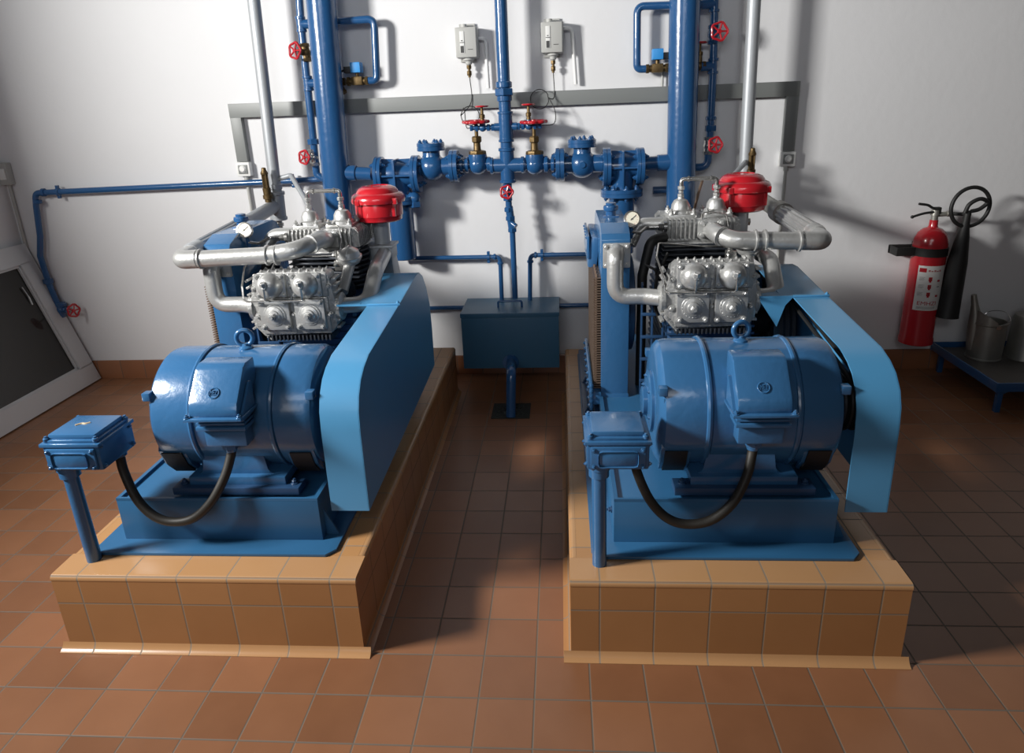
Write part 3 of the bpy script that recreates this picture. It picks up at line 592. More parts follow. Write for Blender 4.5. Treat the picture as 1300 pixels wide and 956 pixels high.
        q.sweep([A.lerp(B, x_) for x_ in (0, .05, .08, .12, .13, 1)], [0.036, 0.040, 0.036, 0.040, 0.033, 0.033], 24)
        d = (B-A).normalized(); ex, ey, ez = basis(d)
        for i in range(12):
            a = 2*PI*i/12; o_ = ex*0.033*math.cos(a)+ey*0.033*math.sin(a); q.cyl(A.lerp(B, 0.12)+o_, A.lerp(B, 0.98)+o_, 0.0055, seg=8)
        q.build('braided_hose', SILVER, t)
        q = MB(); q.cyl(B-d*0.02, B+d*0.06, 0.046, seg=28, bev=0.004); q.cyl(B, (0.917, 1.995, 0.800), 0.034, seg=24); q.build('hose_coupling', GALV, t)
    else:
        q.pipe([(0.563, 1.100, 0.766), (0.600, 0.93, 0.799), (0.553, 0.81, 0.782), (0.439, 0.81, 0.765), (0.207, 0.81, 0.758), (0.135, 0.81, 0.756)], 0.031, 0.07, 24)
        coup((0.581, 0.87, 0.79), (-0.055, -0.120, -0.017), 0.036); coup((0.439, 0.81, 0.765), (1, 0, 0), 0.037, 2); coup((0.187, 0.81, 0.758), (1, 0, 0), 0.037)
        q.pipe([(0.177, 0.81, 0.758), (0.105, 0.81, 0.756), (0.105, 0.900, 0.761)], 0.034, 0.05, 24)
        q.build('discharge_pipe', SILVER, t)
        q = MB(); A = V((0.105, 0.890, 0.760)); B = V((-0.004, 1.60, 0.762))
        q.sweep([A.lerp(B, x_) for x_ in (0, .05, .08, .12, .13, 1)], [0.036, 0.040, 0.036, 0.040, 0.033, 0.033], 24)
        d = (B-A).normalized(); ex, ey, ez = basis(d)
        for i in range(12):
            a = 2*PI*i/12; o_ = ex*0.033*math.cos(a)+ey*0.033*math.sin(a); q.cyl(A.lerp(B, 0.12)+o_, A.lerp(B, 0.98)+o_, 0.0055, seg=8)
        q.build('braided_hose', SPIPE, t)
        q = MB(); q.cyl(B-d*0.02, B+d*0.03, 0.042, seg=28, bev=0.004); q.cyl(B, (-0.019, 1.995, 0.790), 0.034, seg=24); q.build('hose_coupling', SPIPE, t)
    return t
compressor('left'); compressor('right')
# ------------------------------------------------------------------ junction boxes on posts and their cables
def junction(O, side):
    t = thing('junction_box', 'blue cast junction box on a short post at the corner of the %s plinth' % side, 'junction box', O, 'junction boxes on posts')
    q = MB(); q.cyl((0.084, 0.080, 0.0), (0.082, 0.080, 0.292), 0.0205, seg=28); q.build('post', MBLUE, t)
    q = MB(); q.lathe([(0.028, 0), (0.028, 0.022), (0.032, 0.024), (0.032, 0.036)], (0.082, 0.080, 0.285), (0, 0, 1), 28); q.build('collar', MBLUE, t)
    q = MB(); q.box((0.048, 0.048, 0.318), (0.212, 0.205, 0.398), 0.007); q.box((0.043, 0.043, 0.392), (0.217, 0.210, 0.402), 0.002)
    for z in (0.330, 0.388):
        for y in (0.06, 0.19):
            q.bolt((0.212, y, z), (1, 0, 0), 0.005, 0.005); q.bolt((0.048, y, z), (-1, 0, 0), 0.005, 0.005)
    bo = q.build('housing', MBLUE, t)
    q = MB(); q.box((0.052, 0.052, 0.402), (0.208, 0.200, 0.410), 0.003); q.box((0.060, 0.060, 0.406), (0.200, 0.192, 0.424), 0.008)
    q.build('lid', MBLUE, t)
    q = MB()
    for x in (0.058, 0.202):
        for y in (0.058, 0.195): q.lathe([(0.008, 0), (0.008, 0.008), (0.005, 0.010)], (x, y, 0.406), (0, 0, 1), 14); q.hexa((x, y, 0.414), (0, 0, 1), 0.0045, 0.006)
    q.build('lid_screws', MBLUE, bo)
    q = MB(); q.box((0.058, 0.039, 0.324), (0.202, 0.049, 0.388), 0.004); q.box((0.078, 0.033, 0.333), (0.182, 0.043, 0.379), 0.012)
    for x in (0.066, 0.194):
        for z in (0.332, 0.380): q.bolt((x, 0.039, z), (0, -1, 0), 0.0045, 0.005)
    q.build('side_cover', MBLUE, t)
    if side == 'left':
        q = MB(); q.curve([(0.105, 0.118, 0.4243), (0.117, 0.130, 0.4243), (0.128, 0.129, 0.4243), (0.138, 0.136, 0.4243)], 0.0032, 6, 4)
        q.build('paint_chip', mat('bare_primer', (0.55, 0.42, 0.26), 0.7, bump=0.02), t)
    q = MB(); q.lathe([(0.021, 0), (0.021, 0.012), (0.016, 0.016)], (0.184, 0.160, 0.319), (0, 0, -1), 20); q.build('cable_gland', MBLUE, t)
    c = MB(); c.curve([(0.184, 0.160, 0.306), (0.192, 0.150, 0.255), (0.225, 0.130, 0.180), (0.270, 0.120, 0.128), (0.325, 0.118, 0.106), (0.395, 0.118, 0.118), (0.455, 0.128, 0.168), (0.495, 0.155, 0.235), (0.512, 0.180, 0.290), (0.515, 0.185, 0.308)], 0.0135, 18, 8)
    c.bm.transform if False else None
    o = c.build('power_cable', CABLE); o.location = O
    tag(o, 'thick dark cable looping from the %s junction box up to the motor' % side, 'cable', 'motor power cables')
junction((-1.408, 0, 0.261), 'left'); junction((0.1, 0, 0.261), 'right')
# ------------------------------------------------------------------ pipework on the back wall
YP = 2.08
def P(x, y, Y=YP): return at(x, y, Y=Y)
def vpipe(x0, y0, x1, y1, Y): return P(x0, y0, Y), P(x1, y1, Y)
def clamp(q, p, d, r, Yw=W):
    p = V(p); q.lathe([(r+0.004, -0.008), (r+0.006, -0.007), (r+0.006, 0.007), (r+0.004, 0.008)], p, d, 20)
    ax_ = V(d).cross(V((0, 1, 0))).normalized()
    for s_ in (-1, 1): q.box(p+ax_*s_*(r+0.012)-V((0.008, 0.008, 0.008)), p+ax_*s_*(r+0.012)+V((0.008, 0.008, 0.008)), 0.002)
    q.cyl(p, (p.x, Yw, p.z), 0.006, seg=10)
def hexnut(q, p, d, r, h): d = V(d).normalized(); q.lathe([(r*.9, -h/2), (r, -h*.4), (r, h*.4), (r*.9, h/2)], p, d, 6)
def coll(q, p, d, r, h): d = V(d).normalized(); q.lathe([(r*.9, -h/2), (r, -h*.35), (r, h*.35), (r*.9, h/2)], p, d, 24)
# large risers
for side, a, b in (('left', (407.5, 0), (427, 230)), ('right', (869.5, 0), (864.5, 225))):
    t = thing('blue_riser_pipe', 'wide glossy blue vertical pipe rising on the %s of the valve manifold' % side, 'pipe', (0, 0, 0), 'wide blue riser pipes')
    top = P(a[0], -60 if False else a[1]); bot = P(*b); d = (top-bot).normalized()
    tp = bot+d*((2.6-bot.z)/d.z); lo = bot-d*((bot.z-0.95)/d.z)
    q = MB(); q.cyl(lo, tp, 0.0725, seg=48); q.build('pipe', BLUE, t)
    q = MB(); coll(q, lo+d*0.02, d, 0.078, 0.03); q.cyl(V((lo.x, lo.y, 0.0)), lo, 0.058, seg=36); q.lathe([(0.09, 0), (0.09, 0.012)], (lo.x, lo.y, 0), (0, 0, 1), 32)
    q.build('lower_pipe', BLUE, t)
    q = MB()
    sx = 1 if side == 'left' else -1
    pm = P(437 if side == 'left' else 850, 219 if side == 'left' else 206)
    e = P(472 if side == 'left' else 815, 221 if side == 'left' else 208)
    q.cyl((pm.x-sx*0.02, YP, pm.z), e, 0.0345, seg=28); q.cyl((pm.x-sx*0.02, YP, pm.z), V((pm.x, YP, pm.z)).lerp(e, 0.45), 0.041, seg=28, bev=0.003)
    q.build('branch_stub', BLUE, t)
    if side == 'right':
        s0 = P(829, 241.5, 2.17); q = MB(); q.cyl(s0, (s0.x+0.10, s0.y, s0.z), 0.019, seg=20); q.build('wall_stub', DBLUE, t)  # same pipe as the others, its shade put into a darker blue
    recenter(t)
# silver risers with tees
for side, a, b in (('left', (322, 0), (351.5, 255)), ('right', (957.5, 0), (946, 215))):
    t = thing('silver_riser_pipe', 'slim silver vertical pipe on the %s joining the compressor hose behind' % side, 'pipe', (0, 0, 0), 'silver riser pipes')
    Y = 2.03; A = P(*a, Y); B = P(*b, Y); d = (A-B).normalized(); zt = 0.261+(0.79 if side == 'left' else 0.80)
    tee = B+d*((zt-B.z)/d.z); tp = B+d*((2.6-B.z)/d.z)
    q = MB(); q.cyl(tee, tp, 0.031, seg=28); q.build('pipe', SPIPE, t)
    q = MB(); q.cyl(tee-d*0.07, tee+d*0.07, 0.040, seg=28, bev=0.003); coll(q, tee+d*0.066, d, 0.045, 0.02); coll(q, tee-d*0.066, d, 0.045, 0.02)
    coll(q, tee+d*0.10, d, 0.036, 0.03)
    q.build('tee', SPIPE, t)
    q = MB(); q.cyl(tee-d*0.16, tee-d*0.07, 0.016, seg=16); hexnut(q, tee-d*0.10, d, 0.022, 0.02); q.cyl(tee-d*0.165-V((0.03, 0, 0)), tee-d*0.165+V((0.035, 0, 0)), 0.014, seg=14); hexnut(q, tee-d*0.165+V((0.03, 0, 0)), (1, 0, 0), 0.02, 0.015)
    q.build('drain_valve', STEEL, t)
    q = MB(); q.cyl(tee-d*0.26, tee-d*0.17, 0.019, 0.015, seg=14); q.build('drain_tail', BLUE, t)
    q = MB()
    s1 = tee+d*0.135
    if side == 'left': q.pipe([s1, s1+V((0.10, -0.02, 0.022)), s1+V((0.20, -0.14, -0.08)), s1+V((0.30, -0.30, -0.16))], 0.013, 0.02, 14)
    else: q.pipe([s1, s1+V((-0.03, -0.10, 0.0)), s1+V((-0.20, -0.34, -0.10)), s1+V((-0.24, -0.40, -0.16))], 0.012, 0.02, 14)
    q.build('side_branch', SPIPE, t)
    recenter(t)
    # brass relief valve standing on the hose end
    sv = V((tee.x+(-0.006 if side == 'left' else 0.010), 1.95 if side == 'left' else 1.96, zt))
    if side == 'left': sv.x = at(341, 266, Y=1.95).x+0.006
    q = MB(); q.lathe([(0.017, 0.03), (0.017, 0.045), (0.024, 0.047), (0.024, 0.066), (0.019, 0.068), (0.021, 0.10), (0.017, 0.104)], sv, (0, 0, 1), 18)
    o = thing('relief_valve', 'small %s brass relief valve standing by the %s silver riser pipe' % ('dark' if side == 'left' else 'narrow', side), 'valve', sv, 'brass relief valves')
    b_ = q.build('body', BRASS, None); b_.parent = o; b_.location = -sv
    q = MB()
    for k in range(4):
        a_ = PI/4+k*PI/2; q.cyl(sv+V((0.013*math.cos(a_), 0.013*math.sin(a_), 0.10)), sv+V((0.013*math.cos(a_), 0.013*math.sin(a_), 0.172)), 0.0045, seg=8)
    q.cyl(sv+V((0, 0, 0.10)), sv+V((0, 0, 0.17)), 0.006, seg=8)
    b_ = q.build('spring_cage', BRASS, o); b_.location = -sv
    q = MB().lathe([(0.018, 0.17), (0.019, 0.178), (0.012, 0.192), (0.011, 0.202), (0.007, 0.205)], sv, (0, 0, 1), 16); b_ = q.build('cap', BRASS, o); b_.location = -sv
# central riser
t = thing('central_riser_pipe', 'blue vertical pipe in the middle, from the top down into the wall tank', 'pipe', (0, 0, 0))
c0 = P(644, 210); ctop = P(635.5, 0); d = (ctop-c0).normalized(); tp = c0+d*((2.6-c0.z)/d.z)
q = MB(); q.cyl(c0, tp, 0.031, seg=28)
q.build('pipe', BLUE, t)
q = MB(); un = P(640, 117)
hexnut(q, un, d, 0.050, 0.035); coll(q, un+d*0.035, d, 0.041, 0.03); coll(q, un-d*0.03, d, 0.038, 0.03); q.build('union_nut', BLUE, t)
q = MB(); tz = P(642, 161); q.cyl(tz-d*0.07, tz+d*0.07, 0.036, seg=28, bev=0.003); coll(q, tz+d*0.068, d, 0.040, 0.014); coll(q, tz-d*0.068, d, 0.040, 0.014)
q.cyl(tz-V((0.058, 0, 0)), tz+V((0.058, 0, 0)), 0.020, seg=18); q.build('tee', BLUE, t)
q = MB(); q.cyl(c0-d*0.085, c0+d*0.085, 0.037, seg=28, bev=0.003); q.cyl(c0-V((0.085, 0, 0)), c0+V((0.085, 0, 0)), 0.037, seg=28, bev=0.003)
coll(q, c0+d*0.08, d, 0.043, 0.018); coll(q, c0-d*0.08, d, 0.043, 0.018); coll(q, c0+V((0.08, 0, 0)), (1, 0, 0), 0.043, 0.018); coll(q, c0-V((0.08, 0, 0)), (1, 0, 0), 0.043, 0.018)
q.build('cross_fitting', BLUE, t)
lo = at(654, 379, Y=2.06)
q = MB(); q.cyl(c0-d*0.08, P(645, 240), 0.021, seg=20)
v1 = P(645, 247); v2 = P(650.5, 292)
q.cyl(P(645, 240), P(646, 262), 0.017, seg=18); hexnut(q, P(646, 266), d, 0.026, 0.022); hexnut(q, P(648, 277), d, 0.027, 0.022); q.cyl(P(646, 262), v2, 0.021, seg=18); hexnut(q, v2, d, 0.025, 0.02)
q.cyl(v2, lo, 0.0155, seg=18); q.build('drain_pipe', BLUE, t)
q = MB(); f1 = V((P(650, 283).x, YP-0.01, P(650, 283).z)); q.cyl(f1, f1+V((0.022, -0.012, -0.016)), 0.014, seg=12); q.build('strainer_leg', BLUE, t)
recenter(t)
# handwheels ---------------------------------------------------------
def handwheel(q, c, n, R, r, lobes=5, spokes=5, dish=0.0):
    x, y, z = basis(n); c = V(c); N = 60
    pts = []
    for k in range(N):
        a = 2*PI*k/N; rr = R*(1+0.07*math.cos(lobes*a)); pts.append(c+x*rr*math.cos(a)+y*rr*math.sin(a))
    q.sweep(pts, r, 10, True)
    for k in range(spokes):
        a = 2*PI*k/spokes+PI/lobes*0; q.cyl(c-z*dish+x*0.2*R*math.cos(a)+y*0.2*R*math.sin(a), c+x*R*math.cos(a)+y*R*math.sin(a), r*0.8, seg=8)
    q.lathe([(R*.26, -r*1.0), (R*.28, 0), (R*.24, r*1.1)], c-z*dish, z, 16)
def wheel_valve(px, py, Y, label, body=BLUE, R=0.034, n=(-0.25, -1, 0.15), pipe_dir=None, blen=0.07, wheel=DRED, ext=0.075):
    n = V(n).normalized(); base = P(px, py, Y); c = base+n*ext
    # seat the wheel where the photograph shows it, the body behind it on the pipe
    o = thing('handwheel_valve', label, 'valve', (0, 0, 0), 'small valves with red handwheels')
    q = MB(); d = V(pipe_dir or (0, 0, 1)).normalized()
    q.cyl(base-d*blen/2, base+d*blen/2, 0.022, seg=20, bev=0.003); hexnut(q, base-d*blen/2, d, 0.026, 0.018); hexnut(q, base+d*blen/2, d, 0.026, 0.018); q.ball(base, 0.026, seg=16, ring=10)
    q.cyl(base, base+n*0.042, 0.014, seg=14); hexnut(q, base+n*0.038, n, 0.018, 0.014); q.build('body', body, o)
    q = MB(); q.cyl(base+n*0.04, c+n*0.006, 0.005, seg=10); q.build('stem', STEEL, o)
    q = MB(); handwheel(q, c, n, R, 0.0055); q.build('handwheel', wheel, o)
    recenter(o); return o
wheel_valve(644.5, 244, YP, 'small valve with red handwheel on the drain pipe under the central cross', R=0.031, n=(0, -1, 0.12))
wheel_valve(388, 67, 2.15, 'brass valve with red handwheel at upper left beside the wide left riser', BRASS, R=0.037, n=(-0.45, -1, 0.1), pipe_dir=(-0.08, 0, 1))
wheel_valve(398.5, 200, 2.15, 'grey valve with red handwheel low beside the wide left riser', STEEL, R=0.034, n=(-0.4, -1, 0.1), pipe_dir=(-0.05, 0, 1))
wheel_valve(905, 44, 2.15, 'dark red handwheel valve at upper right beside the wide right riser', BLUE, R=0.040, n=(0.22, -1, 0.1))
wheel_valve(899, 185, 2.15, 'grey valve with dark red handwheel low beside the wide right riser', STEEL, R=0.036, n=(0.3, -1, 0.1))
# flanges / tee fittings / check valves / globe valves ----------------
def flange(q, c, d, R=0.088, th=0.020, bolts=4, a0=PI/4, gap=True):
    x, y, z = basis(d); c = V(c)
    q.lathe([(R-.003, -th), (R, -th+.002), (R, -0.0025), (R-.003, -0.001), (R-.003, 0.001), (R, 0.0025), (R, th-.002), (R-.003, th)], c, z, 44)
    for k in range(bolts):
        a = a0+2*PI*k/bolts; p = c+x*(R*.78)*math.cos(a)+y*(R*.78)*math.sin(a)
        q.bolt(p+z*th, z, 0.011, 0.013); q.bolt(p-z*th, -z, 0.011, 0.013)
for side in ('left', 'right'):
    L = side == 'left'; s = 1 if L else -1
    cT = P(504.5, 221) if L else P(789.5, 211)
    fo = P(483, 222) if L else P(812, 211); fi = P(529, 221) if L else P(770, 212)
    cT.z = (fo.z+fi.z)/2; 
    t = thing('flanged_tee', 'blue ribbed tee fitting with round flanges at the %s end of the manifold' % side, 'pipe fitting', (0, 0, 0), 'flanged tee fittings')
    q = MB(); q.sweep([fo, V((fo.x+s*0.03, YP, fo.z)), cT, V((fi.x-s*0.03, YP, fi.z)), fi], [0.052, 0.056, 0.070, 0.056, 0.060], 32)
    q.sweep([cT, cT+V((0, 0, -0.06)), cT+V((0, 0, -0.125))], [0.068, 0.060, 0.056], 32); q.build('body', BLUE, t)
    q = MB()
    q.prism([(fo.x, 0.012+fo.z+0.07), ((fo.x+fi.x)/2, cT.z+0.078), (fi.x, fi.z+0.082), (fi.x, fi.z+0.04), (fo.x, fo.z+0.04)], 'y', YP-0.004, YP+0.004)
    q.box((min(fo.x, fi.x), YP-0.084, cT.z-0.005), (max(fo.x, fi.x), YP+0.05, cT.z+0.004))
    q.box((cT.x-0.005, YP-0.086, cT.z-0.12), (cT.x+0.005, YP+0.05, cT.z+0.080), 0.001)
    q.build('ribs', BLUE, t)
    q = MB(); flange(q, fo, (1, 0, 0), 0.093); q.build('flange', BLUE, t)
    q = MB(); flange(q, fi, (1, 0, 0), 0.096); q.build('flange', BLUE, t)
    fb = V((cT.x, YP, cT.z-0.13)); q = MB(); flange(q, fb, (0, 0, 1), 0.108, 0.020, 8, 0.2); q.build('flange', BLUE, t)
    q = MB()
    if L: q.cyl(fb, (fb.x-0.0, YP, P(520, 328).z), 0.066, seg=40, bev=0.004)
    else: q.cyl(fb, (fb.x, YP, 0.74), 0.066, seg=40, bev=0.004)
    q.build('down_pipe', BLUE, t)
    q = MB(); pz = fb+V((s*0.09 if L else 0, -0.03, -0.0))
    if L:
        hp = P(526, 252, 2.04); q.cyl(hp-V((0.05, 0, 0)), hp+V((0.01, 0, 0)), 0.022, seg=18); q.ball(hp, 0.034, seg=20, ring=12); hexnut(q, hp+V((0, 0, -0.03)), (0, 0, 1), 0.036, 0.03); q.build('drain_plug', BLUE, t)
    else: q.bm.free()
    lz = P(520, 328).z if L else 0.74
    q = MB(); q.box((fb.x-0.015, YP+0.05, lz+0.1), (fb.x+0.015, W, lz+0.14)); q.build('wall_bracket', BLUE, t)
    recenter(t)
    # check valve
    cv = P(548.5, 210) if L else P(739, 205); cv.z = (P(548, 212).z if L else P(739, 208).z)
    t = thing('check_valve', 'blue round-bodied check valve with bolted cap, %s of the central riser' % side, 'valve', (0, 0, 0), 'check valves')
    ff = P(577, 211) if L else P(711, 208)
    q = MB(); q.ball(cv, 0.072, (1.0, 1.0, 0.98), 36, 22); q.cyl(V((fi.x+s*0.021, YP, cv.z)), V((ff.x, YP, cv.z)), 0.046, seg=28)
    q.lathe([(0.055, 0.03), (0.045, 0.06), (0.045, 0.09)], cv, (0, 0, 1), 32)
    if not L: q.cyl(cv-V((0, 0.066, 0)), cv-V((0, 0.075, 0)), 0.016, seg=20, bev=0.002)
    q.build('body', BLUE, t)
    q = MB(); q.lathe([(0.070, 0.082), (0.072, 0.084), (0.072, 0.099), (0.070, 0.101), (0.070, 0.103), (0.072, 0.104), (0.072, 0.119), (0.069, 0.121)], cv, (0, 0, 1), 40)
    for k in range(6):
        a = 0.3+k*PI/3; q.bolt(cv+V((0.054*math.cos(a), 0.054*math.sin(a), 0.121)), (0, 0, 1), 0.010, 0.011)
    q.build('bolted_cap', BLUE, t)
    fc = V((ff.x, YP, cv.z)); q = MB(); flange(q, fc, (1, 0, 0), 0.083, 0.022); q.build('flange', BLUE, t)
    recenter(t)
    # globe valve with brass bonnet and red handwheel
    gv = P(607, 210) if L else P(679, 208); gv.z = cv.z+0.004
    t = thing('globe_valve', 'blue globe valve with brass bonnet and wide red handwheel, just %s of the central riser' % side, 'valve', (0, 0, 0), 'globe valves')
    q = MB(); q.ball(gv, 0.050, (1, 1, 1.0), 30, 18); q.lathe([(0.048, 0.0), (0.049, 0.035), (0.047, 0.052)], gv, (0, 0, 1), 32)
    a_ = V((ff.x+s*0.022, YP, gv.z)); b_ = V((c0.x-s*0.089, YP, gv.z)); q.cyl(a_, b_, 0.026, seg=24)
    for f_ in (0.10, 0.26): coll(q, a_.lerp(b_, f_), (1, 0, 0), 0.043-f_*0.04, 0.017)
    coll(q, gv-V((s*0.058, 0, 0)), (1, 0, 0), 0.042, 0.020); coll(q, gv+V((s*0.058, 0, 0)), (1, 0, 0), 0.038, 0.022)
    q.build('body', BLUE, t)
    q = MB(); q.lathe([(0.044, 0.050), (0.046, 0.055), (0.044, 0.068), (0.030, 0.072)], gv, (0, 0, 1), 8)
    q.lathe([(0.022, 0.07), (0.019, 0.078), (0.018, 0.108), (0.021, 0.112)], gv, (0, 0, 1), 20); q.lathe([(0.024, 0.112), (0.027, 0.115), (0.027, 0.136), (0.022, 0.142)], gv, (0, 0, 1), 6)
    q.build('brass_bonnet', BRASS, t, label='dull brass bonnet')
    q = MB(); q.cyl(gv+V((0, 0, 0.14)), gv+V((0, 0, 0.222)), 0.0095, seg=14); q.build('stem', BRASS, t)
    q = MB(); handwheel(q, gv+V((0, 0, 0.212)), (0.0, -0.04, 1), 0.060, 0.0085, 8, 5); q.build('handwheel', RED, t)
    recenter(t)
    # small needle valve on the side of the central riser
    nv = P(619, 160) if L else P(669, 159); nv.z = tz.z; nv.x = tz.x-s*0.118
    t = thing('needle_valve', 'small blue needle valve with red wheel on the %s arm above the manifold' % side, 'valve', (0, 0, 0), 'needle valves')
    q = MB(); q.cyl(tz-V((s*0.055, 0, 0)), nv-V((s*0.055, 0, 0)), 0.011, seg=14); q.ball(nv, 0.020, seg=18, ring=10); hexnut(q, tz-V((s*0.066, 0, 0)), (1, 0, 0), 0.019, 0.016)
    hexnut(q, nv+V((s*0.030, 0, 0)), (1, 0, 0), 0.019, 0.016); hexnut(q, nv-V((s*0.030, 0, 0)), (1, 0, 0), 0.019, 0.016); hexnut(q, nv-V((s*0.058, 0, 0)), (1, 0, 0), 0.016, 0.014); q.cyl(nv, nv+V((0, 0, 0.03)), 0.017, 0.014, seg=14)
    q.build('body', BLUE, t)
    q = MB(); q.lathe([(0.011, 0.025), (0.010, 0.045), (0.014, 0.047), (0.014, 0.062), (0.008, 0.066), (0.006, 0.10)], nv, (0, 0, 1), 12); q.build('brass_stem', BRASS, t)
    q = MB(); handwheel(q, nv+V((0, 0, 0.103)), (0, 0, 1), 0.030, 0.0045, 3, 3); q.build('handwheel', RED, t)
    recenter(t)
    # pressure switch
    wx, wy = (591.8, 53.5) if L else (700.5, 47)
    c = at(wx, wy, Y=2.155); t = thing('pressure_switch', 'grey pressure switch box with a scale window on the wall, %s of the central riser' % side, 'pressure switch', (0, 0, 0), 'pressure switches')
    q = MB(); q.box((c.x-0.050, 2.150, c.z-0.074), (c.x+0.058, W-0.012, c.z+0.070), 0.006); q.box((c.x-0.053, 2.140, c.z-0.072), (c.x+0.052, 2.154, c.z+0.068), 0.005); q.box((c.x-0.04, W-0.014, c.z-0.09), (c.x+0.04, W, c.z+0.09))
    q.lathe([(0.016, 0), (0.015, 0.018)], (c.x-0.012, 2.185, c.z+0.068), (0, 0, 1), 14); q.build('case', LGREY, t)
    q = MB(); q.box((c.x-0.030, 2.137, c.z-0.052), (c.x-0.008, 2.141, c.z+0.050), 0.001); q.build('scale_window', PAPER, t)
    q = MB(); q.box((c.x-0.028, 2.1355, c.z-0.050), (c.x-0.012, 2.1378, c.z-0.018)); q.box((c.x-0.024, 2.1355, c.z+0.004), (c.x-0.016, 2.1378, c.z+0.008)); q.box((c.x-0.030, 2.1355, c.z-0.004), (c.x-0.008, 2.1378, c.z-0.001)); q.box((c.x+0.008, 2.139, c.z-0.037), (c.x+0.034, 2.1405, c.z-0.034)); q.build('scale_marks', INK, t)
    q = MB(); q.lathe([(0.030, 0), (0.028, 0.012), (0.018, 0.016), (0.016, 0.03), (0.010, 0.032), (0.010, 0.046)], (c.x+0.004, 2.185, c.z-0.072), (0, 0, -1), 18); q.build('bellows', LGREY, t)
    q = MB(); hexnut(q, (c.x+0.004, 2.185, c.z-0.115), (0, 0, 1), 0.013, 0.018); hexnut(q, (c.x+0.004, 2.185, c.z-0.145), (0, 0, 1), 0.013, 0.022); q.cyl((c.x+0.004, 2.185, c.z-0.10), (c.x+0.004, 2.185, c.z-0.165), 0.007, seg=12); q.build('fitting', BRASS, t)
    recenter(t)
    st = V((c.x+0.004, 2.185, c.z-0.16)); en = nv-V((-s*0.066 if not L else 0.066, 0, 0)) if False else nv-V((s*0.066, 0, 0))
    lc = at(597, 147, Y=2.15) if L else at(685, 126, Y=2.15)
    q = MB(); R_ = 0.047; pts = [st, V((st.x+0.003, 2.185, st.z-0.12))]
    if L:
        for k in range(0, 19): a = PI-0.1-(k)*2*PI/16; pts.append(lc+V((R_*math.cos(a), 0.004*math.sin(k*.4), R_*math.sin(a))))
        pts += [V((lc.x-0.02, 2.12, lc.z-0.052)), en]
    else:
        for k in range(0, 17): a = 0.1+(k)*2*PI/16; pts.append(lc+V((R_*math.cos(a), 0.004*math.sin(k*.4), R_*math.sin(a))))
        pts += [V((lc.x+0.078, 2.13, lc.z-0.06)), V((lc.x+0.072, 2.11, lc.z-0.12)), en]
    q.curve(pts, 0.0023, 8, 5)
    tag(q.build('capillary_tube', DARK), 'thin black capillary tube with one loop hanging under the %s pressure switch' % side, 'tube', 'capillary tubes')
    if L: cp = [at(606, 49, Y=2.20), at(616, 49, Y=2.20), at(620, 112, Y=2.20)]
    else: cp = [at(714, 36, Y=2.20), at(726, 36, Y=2.20), at(731, 107, Y=2.20)]
    q = MB(); q.pipe([V((c.x+0.05, 2.20, cp[0].z))]+cp[1:], 0.0095, 0.05, 14)
    tag(q.build('white_conduit', WHITE), 'white bent conduit from the %s pressure switch down to the trunking' % side, 'conduit', 'white conduits')
# ------------------------------------------------------------------ small pipe loops by the risers, with solenoid valves
def solenoid(c, flip, side):
    t = thing('solenoid_valve', 'brass solenoid valve with blue coil on the pipe loop beside the %s riser' % side, 'valve', (0, 0, 0), 'solenoid valves')
    c = V(c); s = -1 if flip else 1
    q = MB(); q.cyl(c-V((0.055, 0, 0)), c+V((0.055, 0, 0)), 0.017, seg=16); q.box(c-V((0.028, 0.024, 0.020)), c+V((0.028, 0.024, 0.022)), 0.005); hexnut(q, c+V((0.048, 0, 0)), (1, 0, 0), 0.024, 0.016); hexnut(q, c-V((0.048, 0, 0)), (1, 0, 0), 0.024, 0.016)
    q.cyl(c+V((0, 0, 0.02)), c+V((0, 0, 0.045)), 0.010, seg=12); q.build('brass_body', BRASS, t)
    q = MB(); q.cyl(c+V((-s*0.07, 0, 0)), c+V((-s*0.145, 0, 0)), 0.014, seg=14); hexnut(q, c+V((-s*0.075, 0, 0)), (1, 0, 0), 0.021, 0.02); hexnut(q, c+V((-s*0.135, 0, 0)), (1, 0, 0), 0.021, 0.018)
    q.cyl(c+V((-s*0.10, 0, 0)), c+V((-s*0.075, -0.02, -0.05)), 0.014, seg=14); hexnut(q, c+V((-s*0.075, -0.02, -0.05)), (s*.25, -.2, -.5), 0.018, 0.012); q.build('strainer', BRASS, t)
    q = MB(); q.box(c+V((-0.026, -0.030, 0.040)), c+V((0.026, 0.030, 0.090)), 0.004); q.build('coil', SOLB, t)
    q = MB(); q.box(c+V((-s*0.065, -0.016, 0.040)), c+V((-s*0.028, 0.016, 0.072)), 0.004); q.curve([c+V((-s*0.065, 0, 0.056)), c+V((-s*0.088, 0, 0.045)), c+V((-s*0.09, 0.01, 0.015)), c+V((-s*0.06, 0.03, -0.01))], 0.005, 8, 6); q.build('plug', DARK, t)
    return recenter(t)
YS = 2.15
t = thing('loop_pipe', 'narrow looped blue pipe behind the wide left riser, meeting the long wall pipe', 'pipe', (0, 0, 0), 'loop pipes by the risers')
q = MB(); q.pipe([at(377.5, -40, Y=YS), at(382, 30, Y=YS), at(390, 105, Y=YS), at(397.5, 174, Y=YS), at(402, 222, Y=YS), at(411, 227, Y=YS)], 0.0195, 0.03, 16); q.build('pipe', BLUE, t)
for pt in ((382, 31), (391, 106)):
    q = MB(); p_ = at(*pt, Y=YS); coll(q, p_+V((0, 0, 0.03)), (0, 0, 1), 0.026, 0.014); coll(q, p_-V((0, 0, 0.03)), (0, 0, 1), 0.026, 0.014); q.cyl(p_-V((0, 0, .035)), p_+V((0, 0, .035)), 0.0225, seg=16); q.cyl(p_, p_+V((0.05, 0, 0)), 0.0225, seg=16); q.build('tee', BLUE, t)
